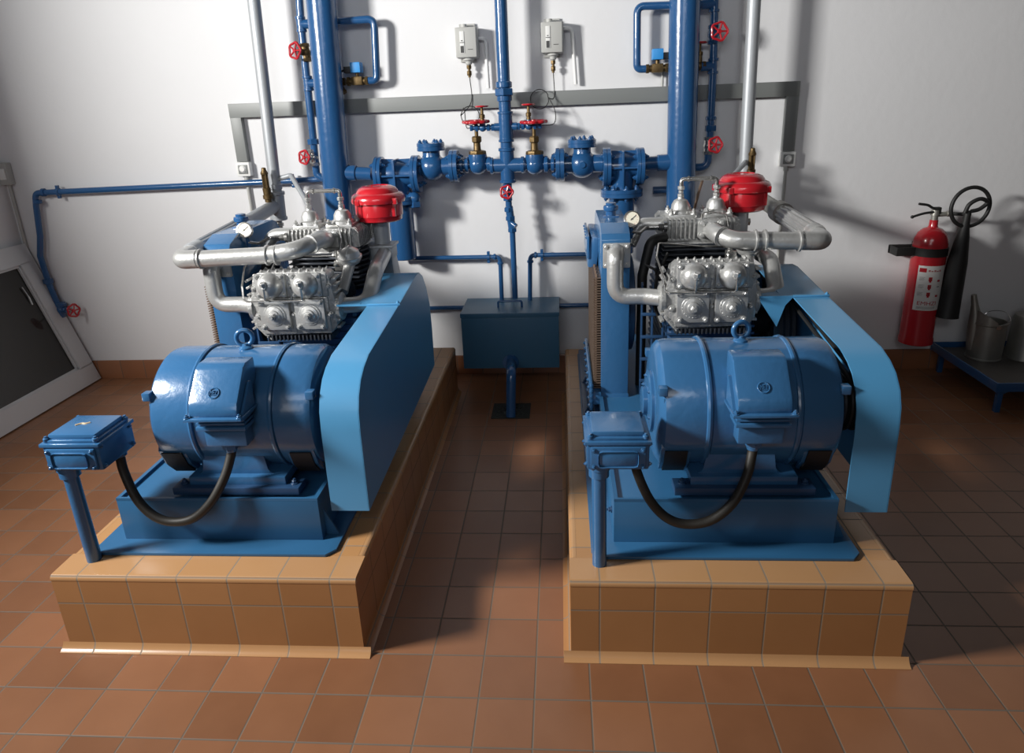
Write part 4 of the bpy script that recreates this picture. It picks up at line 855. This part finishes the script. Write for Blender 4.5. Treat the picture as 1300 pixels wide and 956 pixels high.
q = MB(); hexnut(q, at(397.5, 180, Y=YS), (0, 0, 1), 0.029, 0.03); q.build('union_nut', BLUE, t)
q = MB(); e2 = at(475, 24, Y=YS); e3 = at(478.5, 102, Y=YS)
q.pipe([at(382, 31, Y=YS), e2, e3, V((e3.x-0.05, YS, e3.z))], 0.0185, 0.035, 16); q.cyl(at(391, 106, Y=YS), V((at(436, 106, Y=YS).x, YS, at(391, 106, Y=YS).z)), 0.0185, seg=16); q.build('loop', BLUE, t)
recenter(t); solenoid((e3.x-0.10, YS, e3.z), False, 'wide left')
t = thing('loop_pipe', 'narrow looped blue pipe behind the wide right riser, ending in a bend', 'pipe', (0, 0, 0), 'loop pipes by the risers')
q = MB(); k_ = at(903, 211, Y=YS); q.pipe([at(908, -40, Y=YS), at(907, 5, Y=YS), at(905.5, 83, Y=YS), at(902, 160, Y=YS), at(898, 212, Y=YS), V((at(872, 212, Y=YS).x, YS, at(898, 212, Y=YS).z))], 0.0195, 0.04, 16); q.build('pipe', BLUE, t)
for pt in ((907, 5), (905.5, 84)):
    q = MB(); p_ = at(*pt, Y=YS); coll(q, p_+V((0, 0, 0.03)), (0, 0, 1), 0.026, 0.014); coll(q, p_-V((0, 0, 0.03)), (0, 0, 1), 0.026, 0.014); q.cyl(p_, p_-V((0.06, 0, 0)), 0.0225, seg=16); q.build('tee', BLUE, t)
q = MB(); hexnut(q, at(902, 163, Y=YS), (0, 0, 1), 0.029, 0.03); coll(q, at(902.5, 150, Y=YS), (0, 0, 1), 0.027, 0.02); q.build('union_nut', BLUE, t)
q = MB(); a1 = at(907, 5, Y=YS); e2 = at(809, 8, Y=YS); e3 = at(808.5, 88, Y=YS)
q.pipe([a1, e2, e3, V((e3.x+0.05, YS, e3.z))], 0.0185, 0.035, 16); p4 = at(905.5, 84, Y=YS); q.cyl(p4, V((at(880, 84, Y=YS).x, YS, p4.z)), 0.0185, seg=16); q.build('loop', BLUE, t)
recenter(t); solenoid((e3.x+0.10, YS, e3.z), True, 'wide right')
t = thing('small_brass_valve', 'little brass valve with flat red wheel half hidden behind the wide right riser', 'valve', (0, 0, 0))
vb = at(888, 84, Y=YS); q = MB(); q.ball(vb, 0.022, seg=16, ring=10); hexnut(q, vb+V((0.022, 0, 0)), (1, 0, 0), 0.024, 0.016); q.lathe([(0.013, 0.01), (0.011, 0.05), (0.014, 0.052), (0.013, 0.066), (0.005, 0.07), (0.005, 0.108)], vb, (0, 0, 1), 12); q.build('body', BRASS, t)
q = MB(); handwheel(q, vb+V((0, 0, 0.108)), (0, 0, 1), 0.028, 0.0045, 3, 3); q.build('handwheel', DRED, t); recenter(t)
# long wall pipe on the left with its drop to a valve
t = thing('wall_pipe', 'long blue horizontal wall pipe on the left, bending down at its far end', 'pipe', (0, 0, 0))
YW = 2.19
pts = [at(432, 226, Y=YW), at(372, 229.5, Y=YW), at(45, 245, Y=YW), at(46, 262, Y=YW), at(51, 300, Y=YW), at(51, 325, Y=YW), at(62, 360, Y=YW), at(76, 392, Y=YW)]
q = MB(); q.pipe(pts, 0.0165, 0.035, 16); q.build('pipe', BLUE, t)
q = MB(); e0 = pts[2]; coll(q, e0+V((0.05, 0, 0.0015)), (1, 0, 0), 0.023, 0.02); coll(q, e0-V((0, 0, 0.05)), (0, 0, 1), 0.023, 0.02); hexnut(q, at(61, 357, Y=YW), (pts[6]-pts[5]), 0.027, 0.03); q.build('elbow_collars', BLUE, t)
for pt in ((74, 243.6), (372, 229.5)):
    q = MB(); clamp(q, at(*pt, Y=YW), (1, 0, 0), 0.0165); q.build('pipe_clamp', BLUE, t)
recenter(t)
o = wheel_valve(78, 393, YW, ext=0.11, label='valve with red handwheel low on the left wall pipe near the leaning sash', body=BLUE, R=0.036, n=(1, -0.35, 0.02), pipe_dir=(0.3, 0, 1))
# ------------------------------------------------------------------ trunking, sockets, conduits
t = thing('cable_trunking', 'long grey cable trunking across the back wall with a drop at each end', 'trunking', (0, 0, 0))
tl = at(293, 132, Y=W); tr = at(1013.5, 103, Y=W)
q = MB(); q.prism([(tl.x, tl.z), (tr.x, tr.z), (tr.x, tr.z-0.072), (tl.x, tl.z-0.072)], 'y', W-0.040, W, 0.002); q.build('channel', GREY, t)
for xa, z0, zb in ((tl.x, tl.z, at(306, 205, Y=W).z), (tr.x-0.060, tr.z, at(1007, 191, Y=W).z)):
    q = MB(); q.box((xa, W-0.038, zb), (xa+0.060, W, z0-0.070), 0.002); q.build('drop_channel', GREY, t)
zl = at(306, 205, Y=W).z; zr = at(1007, 191, Y=W).z
recenter(t)
for side, xa, zb in (('left', tl.x+0.03, zl), ('right', tr.x-0.030, zr)):
    o = thing('wall_socket', 'small white switch box at the foot of the %s trunking drop' % side, 'switch box', (xa, W, zb-0.08), 'white switch boxes')
    q = MB(); q.box((-0.038, -0.045, 0.002), (0.038, 0, 0.078), 0.006); q.build('box', WHITE, o)
    q = MB(); q.box((-0.026, -0.049, 0.016), (0.026, -0.044, 0.064), 0.003); q.build('rocker', GREY, o)
    q = MB(); q.lathe([(0.019, 0), (0.019, 0.005), (0.012, 0.012)], (0, -0.045, 0.042), (0, -1, 0), 20); q.build('knob', WHITE, o)
    q = MB(); q.cyl((xa, W-0.018, zb-0.08), (xa+(0.002 if side == 'left' else -0.002), W-0.018, 0.118), 0.0085, seg=12); q.lathe([(0.013, 0), (0.013, 0.02)], (xa, W-0.018, zb-0.10), (0, 0, 1), 12)
    tag(q.build('grey_conduit', LGREY), 'slim grey conduit running down from the %s switch box' % side, 'conduit', 'slim grey conduits')
q = MB(); cc = at(841, 96, Y=2.205); q.cyl((cc.x, 2.205, tl.z*0+1.50), (cc.x, 2.205, at(841, 91, Y=2.205).z), 0.007, seg=12)
tag(q.build('grey_conduit', LGREY), 'short grey conduit from the right solenoid valve down to the trunking', 'conduit')
# switch at far left of the back wall
o = thing('wall_switch', 'grey switch box high on the far left of the back wall', 'switch box', (0, 0, 0)); c = at(-2, 221, Y=W); c.x = max(c.x, XL+0.045)
q = MB(); q.box((XL+0.002, W-0.045, c.z-0.060), (XL+0.062, W, c.z+0.062), 0.006); q.build('box', LGREY, o); q = MB(); q.box((XL+0.012, W-0.05, c.z-0.03), (XL+0.05, W-0.044, c.z+0.03), 0.003); q.build('rocker', WHITE, o); recenter(o)
q = MB(); q.cyl((XL+0.030, W-0.014, c.z-0.06), (XL+0.030, W-0.014, 0.12), 0.009, seg=12); tag(q.build('corner_conduit', LGREY), 'slim conduit dropping from the far left switch box into the corner', 'conduit')
# ------------------------------------------------------------------ blue tank and its pipes
t = thing('condensate_tank', 'dark blue box tank on the wall between the plinths', 'tank', (0, 0, 0))
zt = at(600, 378.7, Y=W).z; xa, xb, yf, zb = -0.459, 0.072, 1.915, at(640, 467.5, Y=1.915).z
q = MB(); q.box((xa+0.004, yf+0.004, zb), (xb-0.004, W-0.0005, zt-0.022), 0.003); q.box((xa+0.004, yf+0.0005, zb+0.0), (xb-0.004, yf+0.01, zt-0.03), 0.002); q.build('body', TANKB, t)
q = MB(); q.box((xa, yf, zt-0.024), (xb, W-0.0005, zt), 0.004); q.build('lid', TANKB, t)
h0 = at(633, 389, Z=zt); h1 = at(663, 387, Z=zt); q = MB(); q.pipe([(h0.x, h0.y-.02, zt-0.002), (h0.x, h0.y-.02, zt+0.035), (h1.x, h0.y-.02, zt+0.035), (h1.x, h0.y-.02, zt-0.002)], 0.006, 0.012, 12); q.build('handle', BLUE, t)
q = MB(); dp = at(648.5, 462, Y=yf-0.02); df = at(648, 529, Z=0.0)
q.pipe([at(648.5, 460, Y=yf+0.005), at(649, 471, Y=1.66), at(648.5, 529, Z=0.004)], 0.025, 0.05, 24); q.build('drain_pipe', BLUE, t)
dy = yf-0.040
q = MB(); q.lathe([(0.045, 0), (0.045, 0.010)], (at(648.5, 460, Y=yf).x, yf+0.002, at(648.5, 460, Y=yf).z), (0, -1, 0), 24); q.build('drain_collars', BLUE, t)
recenter(t)
for side, x0, x1, yy, tx in (('left', 505, 630, 326, 636.5), ('right', 752, 678, 324, 672.5)):
    a = at(x0, yy, Y=2.17); bnd = at(x1+(5 if side == 'left' else -5), yy, Y=2.17); e = at(tx, 378, Y=2.15); a.z = bnd.z+(a.z-bnd.z)*0.3
    t = thing('tank_pipe', 'thin blue pipe coming from the %s and bending down into the wall tank' % side, 'pipe', (0, 0, 0), 'thin pipes into the tank')
    q = MB(); q.pipe([a, bnd, V((e.x, 2.17, zt-0.002))], 0.0125, 0.03, 14); q.build('pipe', BLUE, t)
    q = MB(); s = -1 if side == 'left' else 1; clamp(q, bnd+V((s*0.065, 0, 0)), (1, 0, 0), 0.0125); q.build('pipe_clamp', BLUE, t)
    q = MB(); coll(q, bnd+V((s*0.03, 0, 0)), (1, 0, 0), 0.018, 0.014); coll(q, bnd-V((0, 0, 0.035)), (0, 0, 1), 0.018, 0.014); q.build('collars', BLUE, t); recenter(t)
for side, x0, x1, yy in (('left', 500, 589, 390.5), ('right', 709, 770, 388)):
    a = at(x0, yy, Y=2.19); b = at(x1, yy, Y=2.19); a.z = b.z if side == 'left' else a.z; b.z = a.z
    if side == 'left': b.x = xa+0.01
    else: a.x = xb-0.01; 
    q = MB(); q.cyl(a, b, 0.0125, seg=14); tag(q.build('side_pipe', BLUE), 'thin straight blue pipe leaving the %s side of the wall tank' % side, 'pipe', 'low side pipes')
# floor drain
p0 = at(623, 532, Z=0); p1 = at(674, 514, Z=0)
q = MB(); q.box((p0.x, p0.y+0.0, 0.0005), (p1.x, p0.y+0.19, 0.003), 0.001)
for i in range(26): q.ball((p0.x+0.02+random.random()*(p1.x-p0.x-0.04), p0.y+0.02+random.random()*0.14, 0.003), 0.004+random.random()*0.006, seg=7, ring=5)
tag(q.build('floor_drain', DIRT), 'dark rough square drain opening in the floor under the wall tank', 'drain')
# ------------------------------------------------------------------ leaning window sash
sx0 = -2.812; y_r = 2.205; slope = V((-0.262, 0, 0.85)).normalized(); nrm = V((0.85, 0, 0.262)).normalized()
t = thing('window_sash', 'white window sash with glass leaning on the left wall, standing on the floor', 'window sash', (sx0, y_r, 0))
Hs, Ls, fwid, th = 0.885, 1.30, 0.105, 0.035
def sp(u, v, w_): return V((0, -u, 0))+slope*v+nrm*(w_)
def sbox(q, u0_, u1, v0, v1, w0, w1):
    t_ = bmesh.new(); bmesh.ops.create_cube(t_, size=1)
    for v_ in t_.verts: v_.co = sp((u0_+u1)/2+v_.co.x*(u1-u0_), (v0+v1)/2+v_.co.y*(v1-v0), (w0+w1)/2+v_.co.z*(w1-w0))
    bmesh.ops.bevel(t_, geom=t_.edges[:], offset=0.003, segments=2, affect='EDGES'); q.join(t_)
for nm_, a in (('bottom_rail', (0.0, Ls, 0.0, fwid)), ('top_rail', (0.0, Ls, Hs-fwid, Hs)), ('side_stile', (0.0, fwid, fwid, Hs-fwid)), ('side_stile', (Ls-fwid, Ls, fwid, Hs-fwid))):
    q = MB(); sbox(q, *a, 0, th); q.build(nm_, SASHW, t)
q = MB(); sbox(q, fwid-0.002, Ls-fwid+0.002, fwid, fwid+0.012, 0.010, 0.024); sbox(q, fwid, fwid+0.012, fwid, Hs-fwid, 0.010, 0.024); sbox(q, fwid, Ls-fwid, Hs-fwid-0.012, Hs-fwid, 0.010, 0.024); q.build('glazing_bead', SASHW, t)
q = MB(); sbox(q, fwid-0.004, Ls-fwid+0.004, fwid-0.004, Hs-fwid+0.004, 0.006, 0.012); q.build('glass_pane', GLASS, t)
q = MB(); q.cyl(sp(0.16, 0.55, 0.014), sp(0.16, 0.60, 0.02), 0.006, seg=8); q.cyl(sp(0.16, 0.60, 0.02), sp(0.168, 0.66, 0.02), 0.004, seg=8); q.build('catch', STEEL, t)
# ------------------------------------------------------------------ fire extinguisher
EX = at(1172, 360, Y=2.12); ez = at(1165, 434, Y=2.12).z; ex_ = 2.012
t = thing('fire_extinguisher', 'red fire extinguisher with black horn hanging on the right wall', 'fire extinguisher', (ex_, 2.12, ez))
ht = at(1181, 298, Y=2.12).z-ez
zn = at(1183, 279, Y=2.12).z-ez
rr = 0.082
q = MB(); q.lathe([(rr-0.004, 0), (rr+0.004, 0.004), (rr+0.004, 0.03), (rr, 0.042), (rr, zn-0.125), (rr*0.95, zn-0.095), (rr*0.80, zn-0.066), (rr*0.55, zn-0.046), (rr*0.30, zn-0.038), (0.021, zn-0.030), (0.020, zn)], (0, 0, 0), (0, 0, 1), 48); q.build('cylinder', RED, t)
q = MB(); q.lathe([(0.017, zn), (0.017, zn+0.022), (0.022, zn+0.024), (0.020, zn+0.05), (0.012, zn+0.055)], (0, 0, 0), (0, 0, 1), 16); q.cyl((0, 0, zn+0.026), (0.07, -0.01, zn+0.030), 0.012, seg=14); hexnut(q, (0.062, -0.01, zn+0.030), (1, 0, 0), 0.016, 0.02); vv = q.build('valve_head', GALV, t)
q = MB(); q.curve([(0.02, -0.01, zn+0.055), (-0.02, -0.012, zn+0.062), (-0.05, -0.014, zn+0.078), (-0.095, -0.015, zn+0.086)], 0.0065, 8, 6); q.curve([(0.0, -0.01, zn+0.042), (-0.06, -0.012, zn+0.036), (-0.118, -0.015, zn+0.020)], 0.0065, 8, 6)
q.ball((-0.118, -0.015, zn+0.020), 0.009, seg=10, ring=6); q.box((-0.012, -0.018, zn+0.03), (0.022, 0.008, zn+0.066), 0.006); q.build('lever', DARK, t)
zb_ = at(1176, 318, Y=2.12).z-ez
q = MB(); q.lathe([(rr+0.0005, zb_-0.022), (rr+0.004, zb_-0.021), (rr+0.004, zb_+0.021), (rr+0.0005, zb_+0.022)], (0, 0, 0), (0, 0, 1), 48); q.box((-0.175, 0.055, zb_-0.022), (0.06, 0.075, zb_+0.022), 0.003); q.box((-0.04, 0.07, zb_-0.03), (0.04, W-2.12, zb_+0.03), 0.002); q.box((-0.175, -0.02, zb_-0.022), (-0.168, 0.075, zb_+0.022), 0.002); q.box((-0.175, -0.026, zb_-0.022), (-0.075, -0.020, zb_+0.022), 0.002); q.build('wall_bracket', DARK, t)
# horn and hose
hx = 0.118
zh0 = at(1213, 268, Y=2.06).z-ez; zh1 = at(1201, 402, Y=2.06).z-ez
q = MB(); q.lathe([(0.016, 0.0), (0.018, 0.05), (0.022, 0.085), (0.030, 0.13), (0.046, 0.26), (0.058, zh0-zh1-0.005), (0.060, zh0-zh1), (0.054, zh0-zh1), (0.048, zh0-zh1-0.05)], (hx+0.012, -0.055, zh0), (-0.035, 0.0, -1), 32, True); q.build('horn', DARK, t)
q = MB(); hc = V((hx+0.018, -0.05, zh0+0.018)); pts = [V((0.07, -0.01, zn+0.030)), V((0.10, -0.02, zn+0.03)), V((hx+0.01, -0.04, zn+0.03))]
Rr = 0.098
q.ring(hc+V((0.0, -0.008, 0.0)), (0.1, -1, 0), Rr, 0.0095, 44, 12); q.pipe([pts[0], (0.11, -0.03, zn+0.03), (hx+0.03, -0.055, zn+0.035)], 0.009, 0.02, 12)
q.curve([(hx-0.01, -0.068, zh0-0.01), (hx+0.005, -0.072, zh0+0.035), (hx+0.05, -0.075, zh0+0.060), (hx+0.090, -0.068, zh0+0.040), (hx+0.06, -0.066, zh0+0.008), (hx+0.02, -0.068, zh0-0.002)], 0.010, 12, 8)
q.build('hose', DARK, t)
# label wrapped on the cylinder
zl0 = at(1180, 393, Y=2.06).z-ez; zl1 = at(1180, 337, Y=2.06).z-ez
def onc(a, z, r_): return V((r_*math.sin(a), -r_*math.cos(a), z))
def patch(q, a0, a1, z0, z1, r_, n_=10):
    vs = []
    for z in (z0, z1):
        for r2 in (r_, r_-0.0006): vs.append([q.bm.verts.new(onc(a0+(a1-a0)*k/n_, z, r2)) for k in range(n_+1)])
    A0, A1, B0, B1 = vs
    for k in range(n_):
        q.bm.faces.new((A0[k], A0[k+1], B0[k+1], B0[k])); q.bm.faces.new((A1[k], B1[k], B1[k+1], A1[k+1])); q.bm.faces.new((A0[k], A1[k], A1[k+1], A0[k+1])); q.bm.faces.new((B0[k], B0[k+1], B1[k+1], B1[k]))
    q.bm.faces.new((A0[0], B0[0], B1[0], A1[0])); q.bm.faces.new((A0[n_], A1[n_], B1[n_], B0[n_]))
am = -0.42
q = MB(); patch(q, am-0.50, am+1.25, zl0, zl1, rr+0.0012, 20); q.build('label', PAPER, t)
Hh = zl1-zl0; q = MB(); rl_ = rr+0.0020
patch(q, am-0.42, am-0.02, zl1-0.14*Hh, zl1-0.05*Hh, rl_, 6)
for k in range(3):
    zc = zl1-(0.30+0.17*k)*Hh; patch(q, am+0.16, am+0.36, zc-0.03*Hh, zc+0.055*Hh, rl_, 4); patch(q, am+0.20, am+0.32, zc-0.06*Hh, zc-0.03*Hh, rl_, 3)
for k in (0, 2): zc = zl1-(0.30+0.17*k)*Hh; patch(q, am+0.70, am+0.88, zc-0.05*Hh, zc-0.005*Hh, rl_, 3)
q.build('red_symbols', DRED, t)
q = MB()
for k in range(3):
    zc = zl1-(0.30+0.17*k)*Hh
    for j in range(4): patch(q, am-0.36, am-0.05-0.05*(j % 2), zc+(0.045-0.022*j)*Hh, zc+(0.049-0.022*j)*Hh, rl_, 3)
    patch(q, am+0.245, am+0.275, zc-0.015*Hh, zc+0.035*Hh, rl_+0.0006, 2)
patch(q, am+0.72, am+0.9, zl1-0.47*Hh, zl1-0.455*Hh, rl_, 3)
for j in range(3): patch(q, am-0.30, am+0.8, zl0+(0.04+0.02*j)*Hh, zl0+(0.045+0.02*j)*Hh, rl_, 8)
q.build('small_print', INK, t)
me = text_mesh('EMHZI', 0.030, 'label_lettering', DRED, t, Matrix.Identity(4), 0.0003, 1.1)
for v_ in me.data.vertices:
    a_ = am+0.28+v_.co.x/rr; v_.co = onc(a_, zl0+0.16*Hh+v_.co.y, rr+0.0020+v_.co.z)
q = MB()
for k in range(5): patch(q, am+0.08+0.16*k, am+0.20+0.16*k, zl1-0.125*Hh, zl1-(0.085+0.015*(k % 2))*Hh, rl_, 2)
q.build('faded_heading', mat('faded_red_print', (0.45, 0.16, 0.16), 0.6, bump=0.01), t)
# ------------------------------------------------------------------ low blue tray table with can
zt_ = 0.165
ty0 = at(1254.5, 487, Z=zt_).y; tx0 = 0.5*(at(1191, 433, Z=zt_).x+at(1254.5, 487, Z=zt_).x); tx1, ty1 = tx0+0.62, 2.205
t = thing('tray_table', 'low blue metal tray table on short legs at the right edge', 'table', (tx0, ty0, 0))
dx, dyy = tx1-tx0, ty1-ty0
q = MB(); q.box((0.002, 0.002, zt_-0.035), (dx-0.002, dyy-0.002, zt_-0.030)); q.build('tray_floor', TRAY, t)
q = MB(); q.box((0, 0, zt_-0.045), (dx, 0.010, zt_), 0.002); q.box((0, dyy-0.010, zt_-0.045), (dx, dyy, zt_), 0.002); q.box((0, 0.010, zt_-0.045), (0.010, dyy-0.010, zt_), 0.002); q.box((dx-0.01, 0.010, zt_-0.045), (dx, dyy-0.010, zt_), 0.002); q.build('rim', BLUE, t)
for x in (0.045, dx-0.045):
    for y in (0.04, dyy-0.04):
        q = MB(); q.box((x-0.012, y-0.012, 0), (x+0.012, y+0.012, zt_-0.044), 0.002); q.prism([(x-0.03, zt_-0.044), (x+0.07, zt_-0.044), (x+0.01, zt_-0.075), (x-0.012, zt_-0.075)] if x < 0.3 else [(x+0.03, zt_-0.044), (x-0.07, zt_-0.044), (x-0.01, zt_-0.075), (x+0.012, zt_-0.075)], 'y', y-0.004, y+0.004); q.build('leg', BLUE, t)
zf = zt_-0.030
cp = at(1250, 455, Z=zf); cr = 0.084
t = thing('oil_can', 'dented galvanised can with rising spout and wire handle on the tray table', 'can', (cp.x, cp.y+0.02, zf))
q = MB(); q.lathe([(cr-0.003, 0), (cr, 0.002), (cr, 0.008), (cr-0.003, 0.012), (cr, 0.10), (cr-0.002, 0.19), (cr+0.003, 0.195), (cr+0.003, 0.203), (cr-0.004, 0.203), (cr-0.008, 0.06), (0.01, 0.055)], (0, 0, 0), (0, 0, 1), 44, True)
q.build('body', GALV, t)
q = MB(); 
vsA = []
for k in range(17):
    a = PI*0.52+PI*0.96*k/16; vsA.append((V((cr*math.cos(a), cr*math.sin(a), 0.200)), V((cr*math.cos(a)*0.98, cr*math.sin(a)*0.98, 0.215+0.055*math.sin(PI*k/16)))))
t2 = q.bm; A_ = [t2.verts.new(a) for a, b in vsA]; B_ = [t2.verts.new(b) for a, b in vsA]
A2 = [t2.verts.new(a*0.97+V((0, 0, 0.006))) for a, b in vsA]; B2 = [t2.verts.new(V((b.x*.97, b.y*.97, b.z))) for a, b in vsA]
for k in range(16):
    t2.faces.new((A_[k], A_[k+1], B_[k+1], B_[k])); t2.faces.new((A2[k], B2[k], B2[k+1], A2[k+1])); t2.faces.new((B_[k], B_[k+1], B2[k+1], B2[k]))
q.build('collar_hood', GALV, t)
q = MB(); q.sweep([(-cr+0.020, 0.0, 0.05), (-cr+0.012, 0.0, 0.15), (-cr+0.010, 0.005, 0.24), (-cr+0.000, 0.008, 0.29), (-cr-0.012, 0.012, 0.345)], [0.028, 0.030, 0.026, 0.017, 0.013], 18); q.build('spout', GALV, t)
q = MB(); q.curve([(0.0, -cr, 0.195), (0.06, -0.07, 0.222), (0.07, 0.0, 0.25), (0.04, 0.07, 0.235), (0.0, cr, 0.195)], 0.0022, 6, 8); q.lathe([(0.012, 0), (0.012, 0.004)], (0, -cr+0.001, 0.190), (0, -1, 0), 12); q.build('wire_handle', STEEL, t)
q = MB(); q.lathe([(cr-0.012, 0.0), (cr-0.012, 0.002)], (0, 0, 0.150), (0, 0, 1), 32); q.build('dark_contents', DARK, t)
gx = at(1297, 432, Y=1.95)
t = thing('grey_canister', 'plain grey canister on the tray table, cut off by the right edge', 'canister', (gx.x+0.075, 2.02, zf))
q = MB(); q.lathe([(0.088, 0), (0.09, 0.004), (0.088, 0.01), (0.080, 0.22), (0.074, 0.235), (0.03, 0.25), (0.028, 0.27)], (0, 0, 0), (0, 0, 1), 36); q.build('body', GALV, t)
q = MB(); q.lathe([(0.032, 0.265), (0.032, 0.285), (0.028, 0.288)], (0, 0, 0), (0, 0, 1), 24); q.build('cap', DARK, t)
